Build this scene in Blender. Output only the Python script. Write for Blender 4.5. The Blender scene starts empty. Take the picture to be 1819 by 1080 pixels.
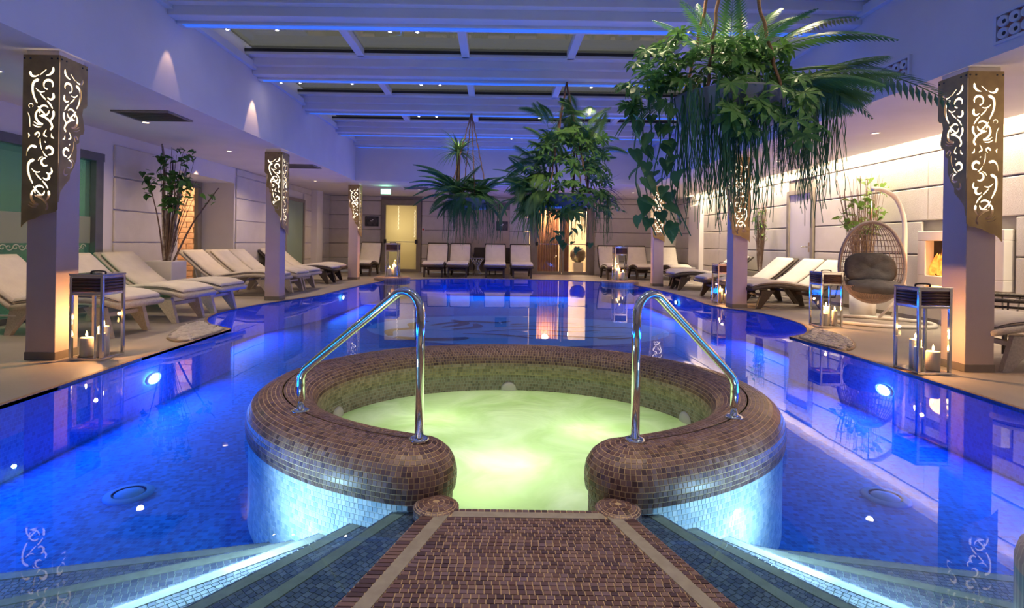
import bpy, bmesh, math, random
from mathutils import Vector, Matrix
from mathutils.geometry import tessellate_polygon, delaunay_2d_cdt
random.seed(7)
PI = math.pi
SC = bpy.context.scene
COL = SC.collection

# ------------------------------------------------------------------ camera
cam_d = bpy.data.cameras.new('camera')
cam = bpy.data.objects.new('camera', cam_d); COL.objects.link(cam)
cam_d.sensor_fit = 'HORIZONTAL'; cam_d.sensor_width = 36.0
cam_d.lens = 960.0 / 1819.0 * 36.0
cam_d.shift_x = (909.5 - 880.0) / 1819.0
cam_d.shift_y = (432.0 - 540.0) / 1819.0
cam_d.clip_start = 0.05
cam.location = (0, 0, 1.0)
cam.rotation_mode = 'QUATERNION'
cam.rotation_quaternion = (Matrix.Rotation(PI/2, 4, 'X') @ Matrix.Rotation(math.radians(0.85), 4, 'Z')).to_quaternion()
SC.camera = cam

# ------------------------------------------------------------------ world, exposure
w = bpy.data.worlds.new('dusk'); SC.world = w; w.use_nodes = True
w.node_tree.nodes['Background'].inputs[0].default_value = (0.075, 0.075, 0.08, 1)
w.node_tree.nodes['Background'].inputs[1].default_value = 3.0
SC.view_settings.view_transform = 'Standard'
SC.view_settings.look = 'None'
SC.view_settings.gamma = 1.0
SC.view_settings.use_curve_mapping = False
SC.view_settings.exposure = 0.45
try:
    SC.cycles.max_bounces = 8; SC.cycles.diffuse_bounces = 3; SC.cycles.glossy_bounces = 4
    SC.cycles.transmission_bounces = 6; SC.cycles.transparent_max_bounces = 16
    SC.cycles.caustics_reflective = False; SC.cycles.caustics_refractive = False
    SC.cycles.sample_clamp_indirect = 4.0
except Exception:
    pass

# ------------------------------------------------------------------ lights of the place and added fill
def lamp(name, kind, loc, energy, color, rot=(0, 0, 0), **kw):
    d = bpy.data.lights.new(name, kind); d.energy = energy; d.color = color
    for k, v in kw.items(): setattr(d, k, v)
    o = bpy.data.objects.new(name, d); COL.objects.link(o); o.location = loc; o.rotation_euler = rot
    return o
WARM = (1.0, 0.72, 0.42); WARMW = (1.0, 0.84, 0.64); BLUE = (0.006, 0.175, 1.0)
# long blue strips added for an even glow, then the pool wall lamps
def facing(d): return Vector(d).to_track_quat('-Z', 'Y').to_euler()
POOL_STRIPS = [((-2.86, 3.1, -.22), (1, 0, -.12), 4.8, 46), ((3.29, 3.1, -.22), (-1, 0, -.12), 4.8, 46), ((-3.55, 7.6, -.22), (1, 0, -.12), 1.6, 30), ((3.9, 7.5, -.22), (-1, 0, -.12), 1.6, 30),
               ((-3.0, 11.6, -.22), (1, 0, -.12), 3.6, 62), ((3.55, 11.4, -.22), (-1, 0, -.12), 4.0, 62), ((.3, 14.9, -.22), (0, -1, -.12), 4.0, 90)]
for (p, d, ln, e) in POOL_STRIPS:
    lamp('pool_fill_strip', 'AREA', p, e, BLUE, facing(d), shape='RECTANGLE', size=ln, size_y=.14)
for (x, y) in ((-2.78, 4.62), (3.2, 4.6)):
    lamp('pool_lamp_light', 'POINT', (x, y, -.2), 4, (.12, .3, 1), shadow_soft_size=.08)
# warm spots on the nearer skylight beams
for (x, y) in ((-1.3, 2.0), (.2, 2.0), (1.6, 2.0), (-1.2, 4.0), (1.4, 4.0), (-1.2, 5.98), (-2.7, 5.98)):
    lamp('beam_spot_light', 'SPOT', (x, y, 3.3), 76, (1.0, .76, .54), spot_size=1.25, spot_blend=.7, shadow_soft_size=.03)
# white-cyan lamps low on the outside of the hot tub, over the stairs
for (p, d) in (((-1.04, 1.93, -.11), (.46, .36, .10)), ((1.30, 1.93, -.11), (-.46, .36, .10))):
    lamp('tub_lamp_light', 'SPOT', p, 17, (0.70, 0.90, 1.0), facing(d), spot_size=2.1, spot_blend=.8, shadow_soft_size=0.05)
for (p, d) in (((-1.08, 1.95, -.11), (-.435, -.389, 0)), ((1.29, 2.02, -.11), (.39, -.40, 0))):   # strips added to brighten the third treads
    o = lamp('step_fill_strip', 'AREA', p, 2.4, (.6, .88, 1.0), (0, 0, math.atan2(d[1], d[0])), shape='RECTANGLE', size=.75, size_y=.015)
# warm spots picking out the hanging plants, with added fill from the front
for (x, y, z, d, e) in ((2.25, 4.0, 3.3, (-.5, -.25, -1.2), 55), (1.1, 3.9, 3.3, (.3, -.2, -1.2), 40), (2.3, 2.0, 3.3, (-.5, 1.5, -1.1), 34), (1.5, 7.98, 3.3, (-.2, -.05, -1), 45), (.7, 6.0, 3.3, (.2, 1.8, -1.0), 70),
                        (-.95, 9.98, 3.3, (.35, -.1, -1), 40), (-.6, 8.0, 3.3, (.1, 1.8, -1.0), 60)):
    lamp('plant_spot_light', 'SPOT', (x, y, z), e, (1.0, .82, .50), facing(d), spot_size=.95, spot_blend=.6, shadow_soft_size=.03)
# lamps inside the tub, under its water
lamp('tub_inner_light', 'AREA', (.17, 3.30, -.43), 6, (0.84, 1.0, 0.42), (PI, 0, 0), shape='DISK', size=1.9)
for (x, y, e) in ((.1, 2.8, 4), (.6, 3.3, 4), (-.35, 3.5, 3), (-.05, 2.45, 2.5)):
    lamp('tub_inner_light', 'POINT', (x, y, -.42), e, (0.9, 1.0, 0.62), shadow_soft_size=.12)
# LED strips hidden on the skylight beams
for y in (1.9, 3.9, 5.9, 7.9, 9.9, 11.9):
    lamp('skylight_led_light', 'AREA', (.16, y + .35, 3.52), 3, (0.14, 0.22, 1.0), (0, 0, 0), shape='RECTANGLE', size=6.9, size_y=.08)
# warm LED wash along the top of the right wall
lamp('wall_wash_light', 'AREA', (5.80, 8.9, 2.66), 310, (1.0, .79, .54), (0, math.radians(22), 0), shape='RECTANGLE', size=.05, size_y=14.6)
# recessed downlights: left, right and rear soffits
DOWN_L = [(-4.55, 4.9), (-4.55, 7.0), (-4.55, 9.2), (-4.55, 11.4), (-4.55, 13.6)]
DOWN_B = [(-4.2, 15.6), (-2.2, 15.4), (-.2, 15.4), (1.9, 15.4), (3.9, 15.4)]
DOWN_R = [(4.9, 4.6), (4.9, 7.0), (4.9, 9.4), (4.9, 11.8)]
for (x, y) in DOWN_L:
    lamp('downlight_light', 'SPOT', (x, y, 2.485), 60, (1.0, .72, .42), spot_size=2.5, spot_blend=.8, shadow_soft_size=.04)
for (x, y) in DOWN_R:
    lamp('downlight_light', 'SPOT', (x, y, 2.485), 34, (1.0, .82, .60), spot_size=2.5, spot_blend=.8, shadow_soft_size=.04)
for (x, y) in DOWN_B:
    lamp('downlight_light', 'SPOT', (x, y, 2.485), 30, (1.0, .71, .40), spot_size=2.5, spot_blend=.8, shadow_soft_size=.04)
# spots grazing the left fascia and the niche head
for (x, y, z, e) in ((-3.36, 7.72, 3.22, 20), (-3.36, 5.72, 3.22, 7), (-5.36, 9.9, 2.47, 30)):
    lamp('grazing_spot_light', 'SPOT', (x, y, z), e, (1.0, .62, .36), (0, math.radians(9), 0), spot_size=.75, spot_blend=.35, shadow_soft_size=.015)

# ------------------------------------------------------------------ materials
MATS = {}
def nodes_of(name):
    m = bpy.data.materials.new(name); m.use_nodes = True
    nt = m.node_tree; b = nt.nodes['Principled BSDF']
    return m, nt, b
def N(nt, t, **kw):
    n = nt.nodes.new(t)
    for k, v in kw.items(): setattr(n, k, v)
    return n
def c4(c): return (c[0], c[1], c[2], 1)
def mat(name, col, rough=.6, metal=0, col2=None, scale=8, bump=0, bscale=None, detail=3, emit=None, estr=0, spec=None, sss=0):
    m, nt, b = nodes_of(name); L = nt.links
    b.inputs['Base Color'].default_value = c4(col)
    b.inputs['Roughness'].default_value = rough; b.inputs['Metallic'].default_value = metal
    if spec is not None: b.inputs['Specular IOR Level'].default_value = spec
    if sss:
        b.inputs['Subsurface Weight'].default_value = sss; b.inputs['Subsurface Radius'].default_value = (.05, .03, .015)
    tc = N(nt, 'ShaderNodeTexCoord')
    if col2:
        n = N(nt, 'ShaderNodeTexNoise'); n.inputs['Scale'].default_value = scale; n.inputs['Detail'].default_value = detail
        L.new(tc.outputs['Object'], n.inputs['Vector'])
        r = N(nt, 'ShaderNodeValToRGB'); r.color_ramp.elements[0].position = .35; r.color_ramp.elements[1].position = .65
        r.color_ramp.elements[0].color = c4(col); r.color_ramp.elements[1].color = c4(col2)
        L.new(n.outputs['Fac'], r.inputs['Fac']); L.new(r.outputs['Color'], b.inputs['Base Color'])
    if bump:
        n2 = N(nt, 'ShaderNodeTexNoise'); n2.inputs['Scale'].default_value = bscale or scale * 8
        L.new(tc.outputs['Object'], n2.inputs['Vector'])
        bp = N(nt, 'ShaderNodeBump'); bp.inputs['Strength'].default_value = bump; bp.inputs['Distance'].default_value = .01
        L.new(n2.outputs['Fac'], bp.inputs['Height']); L.new(bp.outputs['Normal'], b.inputs['Normal'])
    if emit:
        b.inputs['Emission Color'].default_value = c4(emit); b.inputs['Emission Strength'].default_value = estr
    MATS[name] = m
    return m
M_plaster = mat('white_plaster', (.72, .68, .66), .75, col2=(.76, .72, .70), scale=2, bump=.08, bscale=60)
M_panel = mat('quilted_panel', (.66, .61, .54), .85, col2=(.70, .65, .58), scale=5, bump=.5, bscale=160)
M_joint = mat('panel_joint', (.25, .22, .19), .9, col2=(.28, .25, .22))
M_deck = mat('stone_deck', (.33, .295, .26), .5, col2=(.41, .37, .33), scale=1.2, bump=.1, bscale=40, detail=6)
M_beam = mat('white_beam', (.74, .74, .76), .45, col2=(.78, .78, .80), scale=3)
M_frame = mat('bronze_grey_frame', (.25, .22, .18), .45, col2=(.28, .25, .21), scale=6)
M_darkframe = mat('dark_grey_frame', (.09, .10, .12), .45, col2=(.11, .12, .14), scale=6)
M_column = mat('column_paint', (.60, .47, .42), .7, col2=(.63, .50, .45), scale=3, bump=.25, bscale=150)
M_skirt = mat('column_skirting', (.20, .17, .14), .5, col2=(.23, .2, .17), scale=6)
M_brass = mat('aged_brass', (.52, .36, .13), .42, .25, col2=(.37, .25, .09), scale=7, bump=.05, bscale=40)
M_led = mat('led_glow_sheet', (.9, .85, .75), .5, emit=(1.0, .86, .62), estr=1.7)  # glowing sheet added in place of LED-lit column faces behind the screens
M_steel = mat('polished_steel', (.82, .80, .77), .09, 1.0, col2=(.78, .76, .73), scale=3)
M_chrome = mat('chrome_rail', (.86, .85, .83), .06, 1.0)
M_wax = mat('candle_wax', (.88, .78, .62), .55, col2=(.92, .82, .68), scale=9, sss=.35)
M_flame = mat('candle_flame', (1, .6, .2), .5, emit=(1.0, .62, .22), estr=22)
M_slat = mat('dark_wood_slat', (.16, .075, .045), .5, col2=(.10, .045, .03), scale=14, bump=.2)
M_whitewicker = mat('pale_wicker', (.62, .56, .48), .6, col2=(.50, .45, .38), scale=60, bump=.5, bscale=130)
M_darkwicker = mat('dark_wicker', (.035, .024, .018), .5, col2=(.07, .05, .038), scale=60, bump=.6, bscale=130)
M_greywicker = mat('grey_wicker', (.34, .27, .24), .55, col2=(.26, .21, .19), scale=70, bump=.4, bscale=140)
M_cushion = mat('white_cushion', (.74, .68, .60), .9, col2=(.68, .62, .55), scale=6, bump=.5, bscale=45)
M_piping = mat('dark_piping', (.06, .05, .045), .8, col2=(.08, .07, .06))
M_greycushion = mat('grey_cushion', (.06, .06, .065), .9, col2=(.085, .085, .09), scale=9, bump=.4, bscale=60)
M_whitemetal = mat('white_metal', (.78, .75, .71), .35, col2=(.74, .71, .67), scale=4)
M_pot = mat('white_pot', (.72, .69, .65), .5, col2=(.68, .65, .61), scale=5)
M_trunk = mat('birch_bark', (.46, .40, .35), .8, col2=(.16, .12, .10), scale=18, bump=.4)
M_twig = mat('brown_twig', (.10, .06, .045), .8, col2=(.16, .10, .07), scale=20, bump=.3)
M_paletwig = mat('pale_twig', (.36, .25, .16), .8, col2=(.26, .17, .11), scale=20, bump=.3)
def leafmat(name, a, b_, trans=.25, rough=.45):
    m, nt, b = nodes_of(name); L = nt.links
    oi = N(nt, 'ShaderNodeObjectInfo'); tc = N(nt, 'ShaderNodeTexCoord')
    n = N(nt, 'ShaderNodeTexNoise'); n.inputs['Scale'].default_value = 12
    L.new(tc.outputs['Object'], n.inputs['Vector'])
    ad = N(nt, 'ShaderNodeMath', operation='ADD'); L.new(oi.outputs['Random'], ad.inputs[0]); L.new(n.outputs['Fac'], ad.inputs[1])
    ml = N(nt, 'ShaderNodeMath', operation='MULTIPLY'); L.new(ad.outputs[0], ml.inputs[0]); ml.inputs[1].default_value = .55
    r = N(nt, 'ShaderNodeValToRGB'); r.color_ramp.elements[0].color = c4(a); r.color_ramp.elements[1].color = c4(b_)
    L.new(ml.outputs[0], r.inputs['Fac']); L.new(r.outputs['Color'], b.inputs['Base Color'])
    b.inputs['Roughness'].default_value = rough
    t = N(nt, 'ShaderNodeBsdfTranslucent'); L.new(r.outputs['Color'], t.inputs['Color'])
    mx = N(nt, 'ShaderNodeMixShader'); mx.inputs[0].default_value = trans
    L.new(b.outputs[0], mx.inputs[1]); L.new(t.outputs[0], mx.inputs[2])
    L.new(mx.outputs[0], nt.nodes['Material Output'].inputs['Surface'])
    return m
M_leaf = leafmat('glossy_leaf', (.07, .21, .055), (.18, .36, .09))
M_fern = leafmat('fern_leaf', (.04, .16, .06), (.13, .28, .08))
M_palm = leafmat('palm_leaf', (.08, .22, .05), (.20, .36, .09))
M_strand = leafmat('trailing_leaf', (.04, .15, .075), (.10, .25, .09))
M_pothos = leafmat('pothos_leaf', (.05, .17, .07), (.12, .27, .09))
M_purple = leafmat('purple_leaf', (.05, .02, .10), (.09, .03, .14))
M_birchleaf = leafmat('birch_leaf', (.03, .12, .025), (.07, .20, .035))
M_limeleaf = leafmat('lime_leaf', (.16, .30, .06), (.26, .42, .10))
M_straw = leafmat('straw_leaf', (.30, .22, .10), (.42, .32, .16))
M_rope = mat('jute_rope', (.30, .17, .10), .9, col2=(.22, .12, .07), scale=50, bump=.6, bscale=90)
M_basket = mat('slate_planter', (.20, .22, .26), .5, col2=(.26, .28, .33), scale=4)
M_soil = mat('coir_soil', (.07, .045, .03), .95, col2=(.12, .08, .05), scale=30, bump=.6)
M_black = mat('black_plastic', (.02, .02, .022), .5, col2=(.03, .03, .032))
M_grille = mat('vent_grille', (.20, .18, .16), .5, col2=(.24, .22, .2))
M_exit = mat('exit_glow', (.2, .9, .5), .5, emit=(.25, 1.0, .55), estr=2.2)
M_exitw = mat('exit_white', (1, 1, 1), .5, emit=(.85, 1.0, .92), estr=3.2)
M_bulb = mat('spot_bulb', (1, .9, .8), .3, emit=(1.0, .86, .68), estr=110)
M_lens = mat('pool_lamp_lens', (.8, .9, 1), .3, emit=(.62, .82, 1.0), estr=14)
M_downlens = mat('downlight_lens', (1, .95, .85), .3, emit=(1.0, .82, .58), estr=5)
M_pebble = mat('white_pebble', (.55, .52, .49), .7, col2=(.40, .38, .36), scale=9)
M_terracotta = mat('terracotta', (.36, .14, .09), .8, col2=(.28, .10, .07), scale=12)
M_vent = mat('vent_ceramic', (.70, .70, .73), .4, col2=(.66, .66, .70), scale=6)
M_brickA = mat('salt_brick', (.62, .30, .16), .6, col2=(.80, .52, .36), scale=7, bump=.2)
M_curtain = mat('orange_curtain', (.72, .44, .26), .85, col2=(.64, .37, .21), scale=3)
M_interior = mat('interior_paint', (.72, .62, .48), .8, col2=(.69, .59, .45), scale=2)
M_table = mat('lacquered_table', (.10, .11, .16), .12, col2=(.12, .13, .18), scale=4)
M_picture = mat('framed_print', (.03, .03, .035), .4, col2=(.10, .09, .09), scale=9)
M_frost = leafmat('frosted_door_pane', (.70, .66, .50), (.72, .68, .52), .8, .4)
M_frostgreen = mat('frosted_green_pane', (.26, .36, .27), .3, col2=(.29, .39, .30), scale=2)
M_paleband = mat('pale_mosaic_band', (.38, .35, .28), .5, col2=(.32, .29, .23), scale=25)
M_pinkbox = mat('alarm_red', (.6, .08, .08), .5)
M_hearth = mat('fire_hearth', (.015, .012, .01), .8, col2=(.03, .025, .02))

def tile_mat(name, cols, rough=.35):
    """per-tile colour: each tile takes one flat tint"""
    m, nt, b = nodes_of(name); L = nt.links
    g = N(nt, 'ShaderNodeNewGeometry'); oi = N(nt, 'ShaderNodeObjectInfo')
    ad = N(nt, 'ShaderNodeMath', operation='ADD'); L.new(g.outputs['Random Per Island'], ad.inputs[0]); L.new(oi.outputs['Random'], ad.inputs[1])
    fr = N(nt, 'ShaderNodeMath', operation='FRACT'); L.new(ad.outputs[0], fr.inputs[0])
    r = N(nt, 'ShaderNodeValToRGB'); r.color_ramp.interpolation = 'CONSTANT'
    el = r.color_ramp.elements
    for i, c in enumerate(cols):
        e = el[i] if i < 2 else el.new(i / len(cols))
        e.position = i / len(cols); e.color = c4(c)
    L.new(fr.outputs[0], r.inputs['Fac']); L.new(r.outputs['Color'], b.inputs['Base Color'])
    b.inputs['Roughness'].default_value = rough
    return m
M_tile = tile_mat('brown_mosaic', [(.15, .088, .078), (.21, .128, .112), (.085, .05, .055), (.18, .118, .12), (.24, .155, .135), (.12, .072, .08), (.20, .135, .15), (.165, .092, .08)])
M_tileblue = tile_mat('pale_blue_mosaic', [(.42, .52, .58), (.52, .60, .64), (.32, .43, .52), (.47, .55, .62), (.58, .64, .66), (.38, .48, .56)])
M_tilestep = tile_mat('slate_mosaic', [(.15, .15, .22), (.20, .19, .25), (.12, .12, .19), (.24, .23, .30), (.17, .16, .21)])
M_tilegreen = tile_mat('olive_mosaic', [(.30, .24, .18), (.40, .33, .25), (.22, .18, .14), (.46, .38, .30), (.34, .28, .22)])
M_grout = mat('sand_grout', (.62, .47, .28), .9, col2=(.55, .41, .24), scale=20)
M_groutpale = mat('pale_grout', (.62, .64, .60), .9, col2=(.56, .58, .55), scale=20)

def brick_mat(name, a, b_, mortar, size, uv=False, rough=.55, spec=.12):
    m, nt, b = nodes_of(name); L = nt.links
    tc = N(nt, 'ShaderNodeTexCoord'); br = N(nt, 'ShaderNodeTexBrick')
    L.new(tc.outputs['UV' if uv else 'Object'], br.inputs['Vector'])
    br.inputs['Scale'].default_value = 1.0; br.inputs['Brick Width'].default_value = size; br.inputs['Row Height'].default_value = size
    br.inputs['Mortar Size'].default_value = size * .06; br.offset = .5
    br.inputs['Color1'].default_value = c4(a); br.inputs['Color2'].default_value = c4(b_); br.inputs['Mortar'].default_value = c4(mortar)
    L.new(br.outputs['Color'], b.inputs['Base Color']); b.inputs['Roughness'].default_value = rough; b.inputs['Specular IOR Level'].default_value = spec
    return m
M_poolwall = brick_mat('pool_wall_mosaic', (.015, .14, .58), (.03, .22, .78), (.045, .26, .8), .026, uv=True)
M_poolfloor = brick_mat('pool_floor_mosaic', (.003, .07, .34), (.012, .19, .70), (.016, .18, .58), .028)
M_inlay = brick_mat('inlay_light_mosaic', (.16, .46, .86), (.22, .54, .90), (.2, .5, .88), .04)
M_inlaydark = brick_mat('inlay_dark_mosaic', (.02, .03, .08), (.04, .05, .12), (.05, .06, .14), .03)

def clear_mat(name, tint, ior=1.45, rough=.01, bump=0, bscale=1, frost=None, frostw=0):
    """clear pane or water: Fresnel mix of see-through tint and mirror"""
    m, nt, b = nodes_of(name); L = nt.links
    nt.nodes.remove(b)
    t = N(nt, 'ShaderNodeBsdfTransparent'); t.inputs[0].default_value = c4(tint)
    g = N(nt, 'ShaderNodeBsdfGlossy'); g.inputs['Roughness'].default_value = rough
    lw = N(nt, 'ShaderNodeLayerWeight'); lw.inputs['Blend'].default_value = .5      # Schlick reflectance, same from both sides
    pw = N(nt, 'ShaderNodeMath', operation='POWER'); pw.inputs[1].default_value = 5.0; L.new(lw.outputs['Facing'], pw.inputs[0])
    f0 = ((ior - 1) / (ior + 1)) ** 2
    f = N(nt, 'ShaderNodeMath', operation='MULTIPLY_ADD'); f.inputs[1].default_value = 1 - f0; f.inputs[2].default_value = f0; L.new(pw.outputs[0], f.inputs[0])
    if bump:
        tc = N(nt, 'ShaderNodeTexCoord'); n = N(nt, 'ShaderNodeTexNoise'); n.inputs['Scale'].default_value = bscale; n.inputs['Detail'].default_value = 2
        L.new(tc.outputs['Object'], n.inputs['Vector'])
        bp = N(nt, 'ShaderNodeBump'); bp.inputs['Strength'].default_value = bump; bp.inputs['Distance'].default_value = .02
        L.new(n.outputs['Fac'], bp.inputs['Height']); L.new(bp.outputs['Normal'], g.inputs['Normal']); L.new(bp.outputs['Normal'], lw.inputs['Normal'])
    mx = N(nt, 'ShaderNodeMixShader'); L.new(f.outputs[0], mx.inputs[0]); L.new(t.outputs[0], mx.inputs[1]); L.new(g.outputs[0], mx.inputs[2])
    last = mx
    if frost:
        d = N(nt, 'ShaderNodeBsdfDiffuse'); d.inputs[0].default_value = c4(frost)
        mx2 = N(nt, 'ShaderNodeMixShader'); mx2.inputs[0].default_value = frostw
        L.new(mx.outputs[0], mx2.inputs[1]); L.new(d.outputs[0], mx2.inputs[2]); last = mx2
    L.new(last.outputs[0], nt.nodes['Material Output'].inputs['Surface'])
    return m
M_water = clear_mat('pool_water', (.58, .84, 1.0), 1.33, .012, .02, 2.2)
M_glass = clear_mat('clear_glass', (.95, .97, .97), 1.45)
M_skyglass = clear_mat('skylight_glass', (.62, .62, .54), 1.5)
M_tealglass = clear_mat('teal_window_glass', (.6, .8, .72), 1.45, frost=(.22, .34, .28), frostw=.3)
M_film = clear_mat('frosted_film', (.6, .7, .65), 1.45, frost=(.36, .40, .32), frostw=.7)

def tubwater():
    m, nt, b = nodes_of('tub_water'); L = nt.links
    nt.nodes.remove(b)
    tc = N(nt, 'ShaderNodeTexCoord')
    n = N(nt, 'ShaderNodeTexNoise'); n.inputs['Scale'].default_value = 2.3; n.inputs['Detail'].default_value = 5; n.inputs['Distortion'].default_value = .8
    L.new(tc.outputs['Object'], n.inputs['Vector'])
    r = N(nt, 'ShaderNodeValToRGB'); r.color_ramp.elements[0].position = .38; r.color_ramp.elements[1].position = .72
    r.color_ramp.elements[0].color = (.60, .74, .40, 1); r.color_ramp.elements[1].color = (.92, .97, .80, 1)
    L.new(n.outputs['Fac'], r.inputs['Fac'])
    t = N(nt, 'ShaderNodeBsdfTranslucent'); L.new(r.outputs['Color'], t.inputs[0])
    d = N(nt, 'ShaderNodeBsdfDiffuse'); L.new(r.outputs['Color'], d.inputs[0])
    m1 = N(nt, 'ShaderNodeMixShader'); m1.inputs[0].default_value = .2; L.new(t.outputs[0], m1.inputs[1]); L.new(d.outputs[0], m1.inputs[2])
    bp = N(nt, 'ShaderNodeBump'); bp.inputs['Strength'].default_value = .35; bp.inputs['Distance'].default_value = .05
    L.new(n.outputs['Fac'], bp.inputs['Height'])
    g = N(nt, 'ShaderNodeBsdfGlossy'); g.inputs['Roughness'].default_value = .12; L.new(bp.outputs[0], g.inputs['Normal'])
    f = N(nt, 'ShaderNodeFresnel'); f.inputs[0].default_value = 1.33; L.new(bp.outputs[0], f.inputs['Normal'])
    m2 = N(nt, 'ShaderNodeMixShader'); L.new(f.outputs[0], m2.inputs[0]); L.new(m1.outputs[0], m2.inputs[1]); L.new(g.outputs[0], m2.inputs[2])
    L.new(m2.outputs[0], nt.nodes['Material Output'].inputs['Surface'])
    return m
M_tubwater = tubwater()
def firemat():
    m, nt, b = nodes_of('fire'); L = nt.links
    tc = N(nt, 'ShaderNodeTexCoord'); n = N(nt, 'ShaderNodeTexNoise'); n.inputs['Scale'].default_value = 9; n.inputs['Distortion'].default_value = 1.2
    L.new(tc.outputs['Object'], n.inputs['Vector'])
    r = N(nt, 'ShaderNodeValToRGB'); r.color_ramp.elements[0].position = .3; r.color_ramp.elements[0].color = (.8, .09, .005, 1); r.color_ramp.elements[1].position = .7; r.color_ramp.elements[1].color = (1, .36, .05, 1)
    L.new(n.outputs['Fac'], r.inputs['Fac']); L.new(r.outputs['Color'], b.inputs['Emission Color']); b.inputs['Emission Strength'].default_value = 1.7
    b.inputs['Base Color'].default_value = (.3, .1, .02, 1)
    return m
M_fire = firemat()

# ------------------------------------------------------------------ mesh helpers
def mesh_data(name, V, F, m, smooth=False, uvs=None):
    me = bpy.data.meshes.new(name); me.from_pydata([tuple(v) for v in V], [], F)
    if m: me.materials.append(m)
    if smooth: me.polygons.foreach_set('use_smooth', [True] * len(me.polygons))
    if uvs:
        ul = me.uv_layers.new(name='UVMap')
        for p in me.polygons:
            for li in p.loop_indices: ul.data[li].uv = uvs[me.loops[li].vertex_index]
    me.update()
    return me
def link(name, me, parent=None, loc=None, rot=None, mtx=None):
    o = bpy.data.objects.new(name, me); COL.objects.link(o)
    if parent: o.parent = parent
    if loc is not None: o.location = loc
    if rot is not None: o.rotation_euler = rot
    if mtx is not None: o.matrix_local = mtx
    return o
def tag(o, label=None, cat=None, group=None, kind=None):
    if label: o['label'] = label
    if cat: o['category'] = cat
    if group: o['group'] = group
    if kind: o['kind'] = kind
    return o
def thing(name, label, cat, loc=(0, 0, 0), rz=0, group=None, kind=None, scale=None):
    o = bpy.data.objects.new(name, None); COL.objects.link(o)
    o.empty_display_size = .1; o.location = loc; o.rotation_euler = (0, 0, rz)
    if scale: o.scale = (scale, scale, scale)
    return tag(o, label, cat, group, kind)
def copy_tree(o, parent=None):
    c = o.copy(); COL.objects.link(c); c.parent = parent
    for ch in o.children: copy_tree(ch, c)
    return c

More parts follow.
